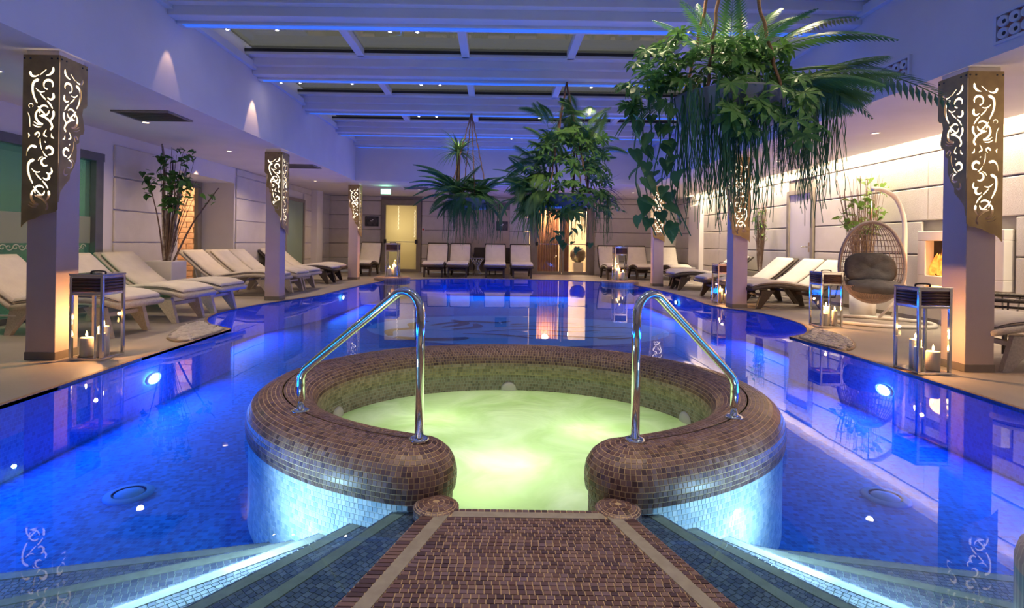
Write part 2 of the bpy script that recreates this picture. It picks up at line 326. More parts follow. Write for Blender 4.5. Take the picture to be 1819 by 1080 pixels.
class MB:
    def __init__(s): s.V = []; s.F = []
    def add(s, V, F):
        n = len(s.V); s.V += [Vector(v) for v in V]; s.F += [tuple(i + n for i in f) for f in F]; return s
    def box(s, c, d, mtx=None):
        x, y, z = d[0] / 2, d[1] / 2, d[2] / 2
        V = [Vector((sx * x, sy * y, sz * z)) for sz in (-1, 1) for sy in (-1, 1) for sx in (-1, 1)]
        if mtx: V = [mtx @ v for v in V]
        V = [v + Vector(c) for v in V]
        return s.add(V, [(0, 2, 3, 1), (4, 5, 7, 6), (0, 1, 5, 4), (2, 6, 7, 3), (0, 4, 6, 2), (1, 3, 7, 5)])
    def bx(s, x0, x1, y0, y1, z0, z1):
        return s.box(((x0 + x1) / 2, (y0 + y1) / 2, (z0 + z1) / 2), (x1 - x0, y1 - y0, z1 - z0))
    def cbox(s, x0, x1, y0, y1, z0, z1, b=.01):
        """box with chamfered edges"""
        bm = bmesh.new(); bmesh.ops.create_cube(bm, size=1)
        for v in bm.verts: v.co = Vector(((x0 + x1) / 2 + v.co.x * (x1 - x0), (y0 + y1) / 2 + v.co.y * (y1 - y0), (z0 + z1) / 2 + v.co.z * (z1 - z0)))
        bmesh.ops.bevel(bm, geom=bm.edges[:], offset=b, segments=2, profile=.5, affect='EDGES')
        bm.verts.index_update(); s.add([v.co.copy() for v in bm.verts], [tuple(v.index for v in f.verts) for f in bm.faces]); bm.free(); return s
    def tube(s, P, r, n=8, cap=True, closed=False):
        P = [Vector(p) for p in P]; m = len(P); R = r if isinstance(r, (list, tuple)) else [r] * m
        V = []; up = None
        for i in range(m):
            a = P[(i - 1) % m] if (i > 0 or closed) else P[i]; b = P[(i + 1) % m] if (i < m - 1 or closed) else P[i]
            t = (b - a).normalized()
            if up is None:
                up = t.orthogonal().normalized()
            else:
                up = (up - t * up.dot(t)); up = up.normalized() if up.length > 1e-6 else t.orthogonal().normalized()
            q = t.cross(up)
            for k in range(n):
                an = 2 * PI * k / n; V.append(P[i] + (up * math.cos(an) + q * math.sin(an)) * R[i])
        F = []
        for i in range(m if closed else m - 1):
            j = (i + 1) % m
            for k in range(n): F.append((i * n + k, i * n + (k + 1) % n, j * n + (k + 1) % n, j * n + k))
        if cap and not closed:
            F.append(tuple(range(n - 1, -1, -1))); F.append(tuple((m - 1) * n + k for k in range(n)))
        return s.add(V, F)
    def lathe(s, prof, n=24, c=(0, 0, 0), cap=True):
        V = []; F = []
        for (r, z) in prof:
            for k in range(n):
                an = 2 * PI * k / n; V.append((c[0] + r * math.cos(an), c[1] + r * math.sin(an), c[2] + z))
        for i in range(len(prof) - 1):
            for k in range(n): F.append((i * n + k, i * n + (k + 1) % n, (i + 1) * n + (k + 1) % n, (i + 1) * n + k))
        if cap:
            F.append(tuple(range(n - 1, -1, -1))); F.append(tuple((len(prof) - 1) * n + k for k in range(n)))
        return s.add(V, F)
    def prism(s, poly, z0, z1):
        n = len(poly)
        a = sum(poly[i][0] * poly[(i + 1) % n][1] - poly[(i + 1) % n][0] * poly[i][1] for i in range(n))
        if a < 0: poly = poly[::-1]
        V = [(p[0], p[1], z0) for p in poly] + [(p[0], p[1], z1) for p in poly]
        tri = tessellate_polygon([[Vector((p[0], p[1], 0)) for p in poly]])
        F = []
        for t in tri:
            p, q, r_ = [Vector((poly[i][0], poly[i][1], 0)) for i in t]
            if (q - p).cross(r_ - p).z < 0: t = (t[0], t[2], t[1])
            F.append(tuple(i + n for i in t)); F.append((t[0], t[2], t[1]))
        for i in range(n): F.append((i, (i + 1) % n, (i + 1) % n + n, i + n))
        return s.add(V, F)
    def sphere(s, c, r, n=12, m=8, sq=(1, 1, 1), half=False):
        V = []; F = []
        top = PI / 2 if half else PI
        for i in range(m + 1):
            th = top * i / m
            for k in range(n):
                an = 2 * PI * k / n; V.append((c[0] + r * sq[0] * math.sin(th) * math.cos(an), c[1] + r * sq[1] * math.sin(th) * math.sin(an), c[2] + r * sq[2] * math.cos(th)))
        for i in range(m):
            for k in range(n): F.append((i * n + k, (i + 1) * n + k, (i + 1) * n + (k + 1) % n, i * n + (k + 1) % n))
        return s.add(V, F)
    def data(s, name, m, smooth=False): return mesh_data(name, s.V, s.F, m, smooth)
    def build(s, name, m, parent=None, smooth=False, loc=None, rot=None, mtx=None):
        return link(name, s.data(name, m, smooth), parent, loc, rot, mtx)
def smooth_curve(P, n=6, closed=False):
    P = [Vector(p) for p in P]; out = []; m = len(P)
    rng = range(m) if closed else range(m - 1)
    for i in rng:
        if closed: a, b, c, d = P[(i - 1) % m], P[i], P[(i + 1) % m], P[(i + 2) % m]
        else: a, b, c, d = P[max(i - 1, 0)], P[i], P[i + 1], P[min(i + 2, m - 1)]
        for k in range(n):
            t = k / n
            out.append(.5 * ((2 * b) + (c - a) * t + (2 * a - 5 * b + 4 * c - d) * t * t + (3 * b - 3 * c + d - a) * t ** 3))
    if not closed: out.append(P[-1])
    return out
def struct(name, mb, m, parent=None, **kw):
    o = mb.build(name, m, parent, **kw)
    if not parent: o['kind'] = 'structure'
    return o

# ================================================================== STRUCTURE
XL, XR, YB, YF = -5.5, 6.0, 17.8, -2.6      # room walls
FL, FR, FB = -3.5, 3.83, 13.4               # fascias of the raised skylight well
ZS, ZC = 2.5, 3.45                          # soffit height, skylight height
ZP = -0.46                                  # pool floor
ZW = -0.012                                 # pool water level
TCX, TCY, TA, TB, TW = .12, 3.28, 1.33, 1.09, .17   # hot tub centre line (ellipse) and half width

# ---- pool outline, counter-clockwise seen from above, starting near right
shore_R = [(3.33, .5), (3.33, 3.3), (3.34, 4.5), (3.36, 5.4), (3.31, 6.02)]
lobe_R = smooth_curve([(3.31, 6.06, 0), (3.62, 6.3, 0), (3.92, 6.8, 0), (4.06, 7.27, 0), (4.08, 7.83, 0), (4.0, 8.35, 0), (3.76, 8.8, 0), (3.66, 9.3, 0), (3.72, 10.2, 0), (3.74, 11.4, 0), (3.66, 12.6, 0), (3.5, 13.5, 0), (3.15, 14.5, 0)], 5)
far = smooth_curve([(3.15, 14.5, 0), (1.9, 15.0, 0), (.3, 15.15, 0), (-1.2, 14.95, 0), (-2.2, 14.4, 0), (-2.85, 13.6, 0)], 5)
lobe_L = smooth_curve([(-2.85, 13.6, 0), (-3.03, 12.2, 0), (-3.14, 10.9, 0), (-3.2, 9.9, 0), (-3.42, 9.1, 0), (-3.62, 8.4, 0), (-3.71, 7.8, 0), (-3.72, 7.25, 0), (-3.58, 6.75, 0), (-3.3, 6.32, 0), (-2.95, 6.06, 0)], 5)
shore_L = [(-2.93, 6.02), (-2.93, 5.2), (-2.93, 4.5), (-2.9, 3.6), (-2.9, .5)]
POOL = shore_R + [(p.x, p.y) for p in lobe_R] + [(p.x, p.y) for p in far[1:]] + [(p.x, p.y) for p in lobe_L[1:]] + shore_L

def flat(poly, z, holes=()):
    loops = [[Vector((p[0], p[1], 0)) for p in poly]] + [[Vector((p[0], p[1], 0)) for p in h] for h in holes]
    allp = [p for l in loops for p in l]
    F = []
    for t in tessellate_polygon(loops):
        a, b, c = (allp[i] for i in t)
        F.append(tuple(t) if (b - a).cross(c - a).z > 0 else (t[0], t[2], t[1]))
    return [(p.x, p.y, z) for p in allp], F

# floor deck around the pool
V, F = flat([(XL, YF), (XR, YF), (XR, YB), (XL, YB)], 0, [POOL])
floor = link('floor', mesh_data('floor', V, F, M_deck)); floor['kind'] = 'structure'
# pool basin: floor and wall
V, F = flat(POOL, ZP)
pb = link('pool_basin', mesh_data('pool_basin', V, F, M_poolfloor)); tag(pb, 'blue mosaic pool basin with curved shore line', None, kind='structure')
V = []; F = []; U = []; s = 0; n = len(POOL)
for i in range(n + 1):
    p = POOL[i % n]
    if i: s += math.dist(p, POOL[i - 1])
    V += [(p[0], p[1], ZP), (p[0], p[1], 0.0)]; U += [(s, ZP), (s, 0)]
for i in range(n): F.append((2 * i, 2 * i + 2, 2 * i + 3, 2 * i + 1))
link('basin_wall', mesh_data('basin_wall', V, F, M_poolwall, uvs=U), pb)
# narrow brown mosaic coping along the shore
def offset_poly(P, d):
    out = []; n = len(P)
    for i in range(n):
        a, b, c = Vector(P[i - 1]), Vector(P[i]), Vector(P[(i + 1) % n])
        t = ((b - a).normalized() + (c - b).normalized())
        t = t.normalized() if t.length > .3 else (c - b).normalized()
        nr = Vector((t.y, -t.x)); out.append((b.x + nr.x * d, b.y + nr.y * d))
    return out
PO = offset_poly(POOL, .03)
V = []; F = []
for i in range(n): V += [(POOL[i][0], POOL[i][1], ZW - .01), (POOL[i][0], POOL[i][1], .004), (PO[i][0], PO[i][1], .006), (PO[i][0], PO[i][1], -.01)]
for i in range(n):
    j = (i + 1) % n
    for k in range(3): F.append((4 * i + k, 4 * j + k, 4 * j + k + 1, 4 * i + k + 1))
M_coping = brick_mat('coping_mosaic', (.40, .27, .17), (.30, .19, .12), (.5, .38, .25), .02)
link('coping', mesh_data('coping', V, F, M_coping), pb)

# ---- hot tub outline
def tub_loop(d, n_arc=150, n_cap=10):
    t0, t1 = math.radians(-70.2), math.radians(250.2)
    C = []; NR = []
    for i in range(n_arc + 1):
        t = t0 + (t1 - t0) * i / n_arc
        C.append(Vector((TCX + TA * math.cos(t), TCY + TB * math.sin(t))))
        NR.append(Vector((math.cos(t) / TA, math.sin(t) / TB)).normalized())
    out = [(C[i] + NR[i] * d, 'o', NR[i]) for i in range(n_arc + 1)]
    def cap(c, nr, sgn):
        tg = Vector((-nr.y, nr.x)) * sgn
        r = []
        for k in range(1, n_cap):
            a = PI * k / n_cap
            dr = (nr * math.cos(a) + tg * math.sin(a)) if sgn > 0 else (-nr * math.cos(a) + tg * math.sin(a))
            r.append((c + dr * d, 'c', dr))
        return r
    out += cap(C[-1], NR[-1], 1)
    out += [(C[i] - NR[i] * d, 'i', -NR[i]) for i in range(n_arc, -1, -1)]
    out += cap(C[0], NR[0], -1)
    return out
OUT = [p for p, s_, nn in tub_loop(TW) if s_ == 'o']    # outer water line from right lobe round the back to left lobe
def walk_hw(y): return .375 + .335 * (2.03 - y)
WCX = .135
# water surface: pool outline minus tub and walkway
Y0 = .5
near = [(-2.9, Y0), (WCX - walk_hw(Y0), Y0), (WCX - walk_hw(2.03), 2.03)]
wpoly = POOL[:-1] + [(-2.9, Y0 + .001)] + near[1:] + [(p.x, p.y) for p in reversed(OUT)] + [(WCX + walk_hw(2.03), 2.03), (WCX + walk_hw(Y0), Y0)]
V, F = flat(wpoly, ZW)
tag(link('pool_water', mesh_data('pool_water', V, F, M_water)), 'still blue pool water reflecting walls and lanterns', 'water', kind='stuff')
a_ = [(TCX + (TA + .02) * math.cos(t), TCY + (TB + .02) * math.sin(t)) for t in [math.radians(-74 + 328 * i / 80) for i in range(81)]]
V, F = flat(a_ + [(-.24, 2.03), (.5, 2.03)], -.14)
tag(link('tub_water', mesh_data('tub_water', V, F, M_tubwater)), 'milky green lit water bubbling inside the hot tub', 'water', kind='stuff')

# ---- mosaic tiles as pieces
TILE_F = [(4, 5, 6, 7), (0, 1, 5, 4), (1, 2, 6, 5), (2, 3, 7, 6), (3, 0, 4, 7)]
UNIT_TILE = {}
def unit_tile(m):
    if m.name not in UNIT_TILE:
        V = [(-.5, -.5, 0), (.5, -.5, 0), (.5, .5, 0), (-.5, .5, 0), (-.47, -.47, 1), (.47, -.47, 1), (.47, .47, 1), (-.47, .47, 1)]
        UNIT_TILE[m.name] = mesh_data('tile', V, TILE_F, m)
    return UNIT_TILE[m.name]
def lay_tiles(tiles, parent, n_single):
    """tiles: (corners[4], normal, material); the nearest n_single are single parts, the rest one part per material"""
    order = sorted(range(len(tiles)), key=lambda i: sum((Vector(c) - Vector((0, 0, 1))).length for c in tiles[i][0]) if tiles[i][3] else 1e9)
    single = set(i for i in order[:n_single] if tiles[i][3])
    rest = {}
    for i, (Q, nr, m, ok) in enumerate(tiles):
        Q = [Vector(q) for q in Q]
        if i in single:
            c = (Q[0] + Q[1] + Q[2] + Q[3]) / 4
            u = ((Q[1] - Q[0]) + (Q[2] - Q[3])) / 2; lu = u.length; u.normalize()
            v = ((Q[3] - Q[0]) + (Q[2] - Q[1])) / 2; v = v - u * v.dot(u); lv = v.length; v.normalize(); w_ = u.cross(v)
            mt = Matrix(((u.x * lu, v.x * lv, w_.x * .0016, c.x), (u.y * lu, v.y * lv, w_.y * .0016, c.y), (u.z * lu, v.z * lv, w_.z * .0016, c.z), (0, 0, 0, 1)))
            link('tile', unit_tile(m), parent, mtx=mt)
        else:
            mb = rest.setdefault(m.name, (MB(), m))[0]
            c = (Q[0] + Q[1] + Q[2] + Q[3]) / 4
            mb.add(Q + [c + (q - c) * .94 + nr * .0016 for q in Q], TILE_F)
    for k, (mb, m) in rest.items():
        o = mb.build('mosaic_tiles', m, parent); o['kind'] = 'stuff'

tub = thing('hot_tub', 'round raised hot tub clad in brown mosaic, opening onto the walkway', 'hot tub')
prof = [(.166, ZP), (.166, -.02), (.178, -.015), (.184, .02), (.184, .055), (.174, .095), (.152, .13), (.118, .156), (.075, .171), (.035, .177), (.005, .179)]
# resample the profile in steps of one tile
def resample(P, st):
    out = [Vector((P[0][0], P[0][1]))]; 
    pts = [Vector(p) for p in P]; acc = 0
    for a, b in zip(pts, pts[1:]):
        L_ = (b - a).length; pos = 0
        while acc + (L_ - pos) >= st:
            pos += st - acc; acc = 0; out.append(a + (b - a) * (pos / L_))
        acc += L_ - pos
    return out
TS = .0215
low = [Vector((.166, ZP + (-.02 - ZP) * k / 20)) for k in range(21)]
top = resample(prof[2:], TS); top.append(Vector((.004, .179)))
def loops_mesh(ringprof, nm, m, keep=lambda s_, z: True):
    V = []; F = []
    for rp in ringprof:
        lp = tub_loop(rp.x)
        V += [(p.x, p.y, rp.y) for p, s_, nn in lp]
    k = len(lp); sides = [s_ for p, s_, nn in lp]
    for i in range(len(ringprof) - 1):
        for j in range(k):
            j2 = (j + 1) % k
            F.append((i * k + j, i * k + j2, (i + 1) * k + j2, (i + 1) * k + j))
    return link(nm, mesh_data(nm, V, F, m, True), tub)
loops_mesh(low, 'tub_wall', M_groutpale)
loops_mesh([Vector((.166, -.02))] + top, 'tub_rim', M_grout)
tiles = []
def tile_rings(ringprof):
    for r0, r1 in zip(ringprof, ringprof[1:]):
        l0 = tub_loop(r0.x); l1 = tub_loop(r1.x); k = len(l0)
        # cumulative length on the mid loop
        mid = [(l0[j][0] + l1[j][0]) / 2 for j in range(k)]
        cum = [0]
        for j in range(k): cum.append(cum[-1] + (mid[(j + 1) % k] - mid[j]).length)
        nt = max(8, int(round(cum[-1] / TS))); step = cum[-1] / nt; ph = random.random()
        g_ = .13
        j = 0
        def at(lp, s_):
            s_ = s_ % cum[-1]
            lo, hi = 0, k
            while hi - lo > 1:
                md = (lo + hi) // 2
                if cum[md] <= s_: lo = md
                else: hi = md
            f = (s_ - cum[lo]) / max(1e-9, cum[lo + 1] - cum[lo])
            a, b = lp[lo], lp[(lo + 1) % k]
            return a[0].lerp(b[0], f), a[1], a[2]
        for q in range(nt):
            s0 = (q + ph + g_ / 2) * step; s1 = (q + 1 + ph - g_ / 2) * step
            p00, side, nr = at(l0, s0); p01, _, _ = at(l0, s1); p10, _, _ = at(l1, s0); p11, _, _ = at(l1, s1)
            if (p00 - p01).length < .006: continue
            zt = r0.y + (r1.y - r0.y) * (g_ / 2); zu = r1.y - (r1.y - r0.y) * (g_ / 2)
            fz = g_ / 2
            A = p00.lerp(p10, fz); B = p01.lerp(p11, fz); C_ = p11.lerp(p01, fz); D = p10.lerp(p00, fz)
            Q = [(A.x, A.y, zt), (B.x, B.y, zt), (C_.x, C_.y, zu), (D.x, D.y, zu)]
            nv = (Vector(Q[1]) - Vector(Q[0])).cross(Vector(Q[3]) - Vector(Q[0])).normalized()
            zm = (zt + zu) / 2
            if side == 'i' and zm < -.19: continue
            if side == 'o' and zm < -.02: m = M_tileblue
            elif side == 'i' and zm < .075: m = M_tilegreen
            elif side == 'c' and zm < -.16: continue
            else: m = M_tile
            vis = m is M_tile and side != 'i' and mid[0].y > 0 and A.y < 2.75
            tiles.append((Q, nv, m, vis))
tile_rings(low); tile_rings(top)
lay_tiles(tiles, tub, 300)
# jets: pale domes at the water line inside the tub
for th in (90, 166, 14):
    t = math.radians(th); x = TCX + (TA - TW) * math.cos(t); y = TCY + (TB - TW) * math.sin(t)
    nr = Vector((-math.cos(t) / TA, -math.sin(t) / TB, 0)).normalized()
    mb = MB(); mb.sphere((0, 0, 0), .062, 16, 6, (1, 1, .35), half=True)
    o = mb.build('water_jet', M_whitemetal, tub, True)
    o.matrix_local = Matrix.Translation((x, y, -.135)) @ nr.to_track_quat('Z', 'Y').to_matrix().to_4x4()

# ---- walkway
walk = thing('walkway', 'brown mosaic walkway leading up to the hot tub opening', 'walkway')
yn = .5
mb = MB(); mb.prism([(WCX - walk_hw(yn), yn), (WCX + walk_hw(yn), yn), (WCX + walk_hw(2.03), 2.03), (WCX - walk_hw(2.03), 2.03)], ZP, -.001)
mb.build('walkway_core', M_grout, walk)
tl = []
RH = .0205
def wrow(y, a, b, m, wd=.0235, ph=0, ok=True):
    n_ = max(1, int((b - a) / wd)); st = (b - a) / n_
    xs = [a] + [a + st * (k + ph * (0 < k < n_)) for k in range(1, n_)] + [b]
    for k in range(len(xs) - 1):
        x0, x1 = xs[k] + .0015, xs[k + 1] - .0015
        if x1 - x0 < .004: continue
        tl.append(([(x0, y + .0014, 0), (x1, y + .0014, 0), (x1, y + RH - .0014, 0), (x0, y + RH - .0014, 0)], Vector((0, 0, 1)), m, ok and y > 1.44))
EW, BW = .052, .05
nrow = int((2.03 - 1.1) / RH)
for k in range(nrow):
    y = 2.03 - (k + 1) * RH; hw = walk_hw(y + RH / 2); ph = random.uniform(0, .9)
    if k == 0: wrow(y, WCX - hw, WCX + hw, M_tile, ph=ph); continue
    wrow(y, WCX - hw, WCX - hw + EW, M_tile, .026); wrow(y, WCX + hw - EW, WCX + hw, M_tile, .026)
    if k in (1, 2): continue
    wrow(y, WCX - hw + EW + BW, WCX + hw - EW - BW, M_tile, ph=ph)
lay_tiles(tl, walk, 300)
mb = MB()
def band(p, q, r_, s_, z=.0018): mb.add([(p[0], p[1], z), (q[0], q[1], z), (r_[0], r_[1], z), (s_[0], s_[1], z)], [(0, 1, 2, 3)])
y1, y2 = 1.1, 2.03 - RH
for sg in (-1, 1):
    h1, h2 = walk_hw(y1), walk_hw(y2)
    q = [(WCX + sg * (h1 - EW), y1), (WCX + sg * (h2 - EW), y2), (WCX + sg * (h2 - EW - BW), y2), (WCX + sg * (h1 - EW - BW), y1)]
    band(*(q if sg < 0 else q[::-1]))
h = walk_hw(y2) - EW - BW
band((WCX - h, y2 - 2 * RH), (WCX + h, y2 - 2 * RH), (WCX + h, y2), (WCX - h, y2))
mb.build('pale_band', M_paleband, walk)
for sg in (-1, 1):      # rounded corner shoulders against the tub lobes
    cx_, cy_ = WCX + sg * .345, 2.05
    pr = [(.085, -.16), (.085, 0), (.078, .006), (.06, .012), (.036, .016), (.012, .018)]
    mb = MB(); mb.lathe(pr, 24, (cx_, cy_, 0)); mb.build('shoulder', M_grout, walk, True)
    ts2 = []
    rp = resample([(.085, -.16), (.085, 0)], .02) + resample([(.085, 0)] + pr[2:], .019)
    for (r0, r1) in zip(rp, rp[1:]):
        rm = (r0.x + r1.x) / 2
        if rm < .008 or (r1 - r0).length < .006: continue
        nt = max(5, int(2 * PI * rm / .021)); ph = random.random()
        for q in range(nt):
            a0 = 2 * PI * (q + ph + .05) / nt; a1 = 2 * PI * (q + ph + .95) / nt
            f0 = r0.lerp(r1, .05); f1 = r0.lerp(r1, .95)
            Q = [(cx_ + f0.x * math.cos(a0), cy_ + f0.x * math.sin(a0), f0.y), (cx_ + f0.x * math.cos(a1), cy_ + f0.x * math.sin(a1), f0.y),
                 (cx_ + f1.x * math.cos(a1), cy_ + f1.x * math.sin(a1), f1.y), (cx_ + f1.x * math.cos(a0), cy_ + f1.x * math.sin(a0), f1.y)]
            nv = (Vector(Q[1]) - Vector(Q[0])).cross(Vector(Q[3]) - Vector(Q[0])).normalized()
            ts2.append((Q, nv, M_tile, False))
    lay_tiles(ts2, walk, 0)

# ---- stairs into the pool, fanning out on both sides of the walkway
ZST = [-.05, -.13, -.21, -.29, -.37]
ST_L = [((-.437, 2.011), (-.706, 1.54)), ((-.63, 2.077), (-.939, 1.653)), ((-.805, 2.154), (-1.24, 1.765)), ((-.98, 2.27), (-1.68, 1.95)), ((-1.09, 2.43), (-1.97, 2.2))]
ST_R = [((.701, 2.038), (.93, 1.6)), ((.873, 2.102), (1.16, 1.70)), ((1.058, 2.199), (1.45, 1.80)), ((1.23, 2.30), (1.89, 2.0)), ((1.331, 2.45), (2.16, 2.29))]
stairs = thing('pool_stairs', 'mosaic stairs with pale nosings descending into the pool beside the walkway', None, kind='structure')
step_tiles = []
for side, ST in ((-1, ST_L), (1, ST_R)):
    for k in range(4, -1, -1):
        (ax, ay), (bx_, by) = ST[k]; z = ZST[k]
        d = Vector((bx_ - ax, by - ay)).normalized()
        a = Vector((ax, ay)) - d * .16; b = a + d * min((3.2 if k < 3 else 2.6), (a.y - .55) / -d.y)
        poly = [(a.x, a.y), (b.x, b.y), (b.x, .5), (WCX, .5), (WCX, 2.0)] if b.y > .56 else [(a.x, a.y), (b.x, b.y), (WCX, .5), (WCX, 2.0)]
        mb = MB(); mb.prism(poly, ZP + .002, z - .002)
        st = mb.build('step', M_tilestep if False else M_groutpale, stairs)
        # pale nosing band along the edge
        inw = Vector((d.y, -d.x)) * (1 if (Vector((d.y, -d.x)).x * -side) > 0 else -1)
        mb = MB(); P = [a + inw * .012, b + inw * .012, b + inw * .055, a + inw * .055]
        mb.prism([(p.x, p.y) for p in P], z - .002, z + .003); mb.build('nosing', M_paleband, st)
        # riser tiles and tread tiles in rows parallel to the nosing
        nxt = Vector(ST[k - 1][0]) if k else None
        wid = .22 if k else .30
        rows = [(.0, .0105)] + [(.057 + r * .022, .057 + (r + 1) * .022) for r in range(int(wid / .022))]
        ln = min((b - a).length, 1.15)
        for (o0, o1) in rows:
            ph = random.random(); nt = int(ln / .024)
            for q in range(nt):
                s0 = (q + ph) * .024 + .0012; s1 = (q + 1 + ph) * .024 - .0012
                Q2 = [a + d * s0 + inw * (o0 + .001), a + d * s1 + inw * (o0 + .001), a + d * s1 + inw * (o1 - .001), a + d * s0 + inw * (o1 - .001)]
                cxy = sum(Q2, Vector((0, 0))) / 4
                if abs(cxy.x - WCX) < walk_hw(cxy.y) - .01 or cxy.y > 2.6: continue
                if k:   # hidden under the step above
                    (px_, py_), (qx, qy) = ST[k - 1]; e = Vector((qx - px_, qy - py_)).normalized(); e_in = Vector((e.y, -e.x)) * (1 if (Vector((e.y, -e.x)).x * -side) > 0 else -1)
                    if (cxy - Vector((px_, py_))).dot(e_in) > .01: continue
                Q = [(p.x, p.y, z) for p in Q2]
                nv = (Vector(Q[1]) - Vector(Q[0])).cross(Vector(Q[3]) - Vector(Q[0]))
                if nv.z < 0: Q = Q[::-1]
                step_tiles.append((Q, Vector((0, 0, 1)), M_tilestep, k == 0 and cxy.y > 1.45))
lay_tiles(step_tiles, stairs, 300)
# rounded curb closing the stairs on the right
mb = MB(); mb.lathe([(.21, ZP), (.21, .02), (.2, .06), (.17, .095), (.12, .115), (.05, .122), (.004, .123)], 32)
mb.V = [Vector((v.x * (1 if v.y > 0 else 1), v.y if v.y > 0 else v.y - .9, v.z)) for v in mb.V]
tag(mb.build('pool_curb', M_tileblue if False else brick_mat('curb_mosaic', (.42, .36, .34), (.30, .25, .24), (.5, .44, .36), .022), None, True, loc=(1.86, 1.62, 0)), 'rounded pale mosaic curb rising from the water beside the right stairs', 'curb', kind='structure')

# ---- floor inlets and wall lamps of the pool
M_inlet = mat('inlet_blue_grey', (.06, .26, .60), .7, col2=(.05, .22, .54), scale=8)
for (x, y, sd) in ((-2.06, 3.07, 'left'), (2.31, 3.17, 'right')):
    t = thing('floor_inlet', f'round pale water inlet on the pool floor {sd} of the hot tub', 'inlet', (x, y, ZP), group='pool floor inlets')
    MB().lathe([(.125, 0), (.125, .008), (.115, .014), (.085, .014)], 32, cap=False).build('rim', M_inlet, t, True)
    MB().lathe([(.082, .0), (.07, .012), (.02, .018)], 28).build('cap', M_inlet, t, True)
PL = [((-2.91, 4.62, -.2), (1, 0, 0), 'left pool wall, nearest the camera'), ((3.33, 4.6, -.2), (-1, 0, 0), 'right pool wall, nearest the camera'), ((-3.09, 11.0, -.15), (1, 0, 0), 'left pool wall, far end'),
      ((3.70, 11.0, -.15), (-1, 0, 0), 'right pool wall, far end')]
for (p, d, wh) in PL:
    t = thing('pool_light', f'round white underwater lamp glowing in the {wh}', 'pool light', group='underwater pool lamps')
    t.matrix_local = Matrix.Translation(p) @ Matrix.Diagonal((1, 1, .5, 1)) @ Vector(d).to_track_quat('Z', 'Y').to_matrix().to_4x4()
    MB().lathe([(.10, -.005), (.10, .012), (.085, .018), (.08, .012)], 28, cap=False).build('ring', M_whitemetal, t, True)
    MB().lathe([(.08, .004), (.06, .014), (.01, .018)], 24).build('lens', M_lens, t, True)

# ---- mosaic picture on the pool floor
inl = thing('floor_mosaic', 'oval pale mosaic picture with dark swirling figures on the pool floor', 'mosaic', (.4, 9.25, ZP))
el = [(2.55 * math.cos(2 * PI * k / 64), 1.6 * math.sin(2 * PI * k / 64)) for k in range(64)]
V, F = flat(el, .004); link('oval_field', mesh_data('oval_field', V, F, M_inlay), inl)
def ribbon(P, wd, z):
    P = smooth_curve(P, 6); V = []; F = []
    for i, p in enumerate(P):
        a = P[max(i - 1, 0)]; b = P[min(i + 1, len(P) - 1)]; t = (b - a); t.z = 0; t.normalize(); nr = Vector((-t.y, t.x, 0))
        ww = wd * (.35 + .65 * math.sin(PI * (i + .5) / len(P)))
        V += [p + nr * ww + Vector((0, 0, z)), p - nr * ww + Vector((0, 0, z))]
    for i in range(len(P) - 1): F.append((2 * i + 1, 2 * i + 3, 2 * i + 2, 2 * i))
    return V, F
SW = [([(-2.0, -.9), (-2.1, -.4), (-1.75, -.1), (-1.85, .35), (-1.6, .7)], .10), ([(-1.9, -1.0), (-1.5, -1.15), (-1.0, -1.1), (-.8, -.95)], .13),
      ([(-1.5, .2), (-1.2, .55), (-.8, .75), (-.35, .65), (-.1, .85)], .09), ([(-1.3, 0), (-1.0, .3), (-.95, .6), (-1.2, .9)], .10),
      ([(-1.1, -.2), (-.7, .1), (-.75, .5)], .09), ([(-.6, -.4), (.1, -.1), (.8, -.25), (1.4, -.1)], .035), ([(-.4, .1), (.3, .3), (.9, .2), (1.5, .45)], .03),
      ([(-.2, -.8), (.5, -.65), (1.1, -.8), (1.7, -.6)], .04), ([(.1, .6), (.6, .75), (1.1, .65)], .03), ([(1.2, -.9), (1.6, -.85), (1.9, -.65)], .045),
      ([(-.9, -.6), (-.3, -.65), (.2, -.95)], .05), ([(1.3, .2), (1.8, .3), (2.1, .1)], .035), ([(-.1, .35), (.0, .5), (.2, .45)], .05)]
for P, wd in SW:
    V, F = ribbon([(p[0], p[1], 0) for p in P], wd, .008); link('swirl', mesh_data('swirl', V, F, M_inlaydark), inl)

# ---- walls ------------------------------------------------------------
def panels(parent, plane, c, a0, a1, zs, sgn, skip=(), th=.035):
    """horizontal padded wall panels between joints; plane 'x' = wall at x=c, panels run in y"""
    for i in range(len(zs) - 1):
        z0, z1 = zs[i] + .008, zs[i + 1] - .008
        spans = [(a0, a1)]
        for (s0, s1, q0, q1) in skip:
            if q0 < z1 - .03 and q1 > z0 + .03:
                ns = []
                for (u, v) in spans:
                    if s1 <= u or s0 >= v: ns.append((u, v)); continue
                    if s0 > u: ns.append((u, s0))
                    if s1 < v: ns.append((s1, v))
                spans = ns
        for (u, v) in spans:
            if v - u < .05: continue
            k = max(1, int(round((v - u) / 3.0)))
            for q in range(k):
                uu = u + (v - u) * q / k + .003; vv = u + (v - u) * (q + 1) / k - .003
                mb = MB()
                lo, hi = (c, c + sgn * th) if sgn > 0 else (c + sgn * th, c)
                if plane == 'x': mb.cbox(lo, hi, uu, vv, z0, z1, .012)
                else: mb.cbox(uu, vv, lo, hi, z0, z1, .012)
                mb.build('wall_panel', M_panel, parent)
ZJ = [.0, .46, .93, 1.40, 1.87, 2.34, 2.5]
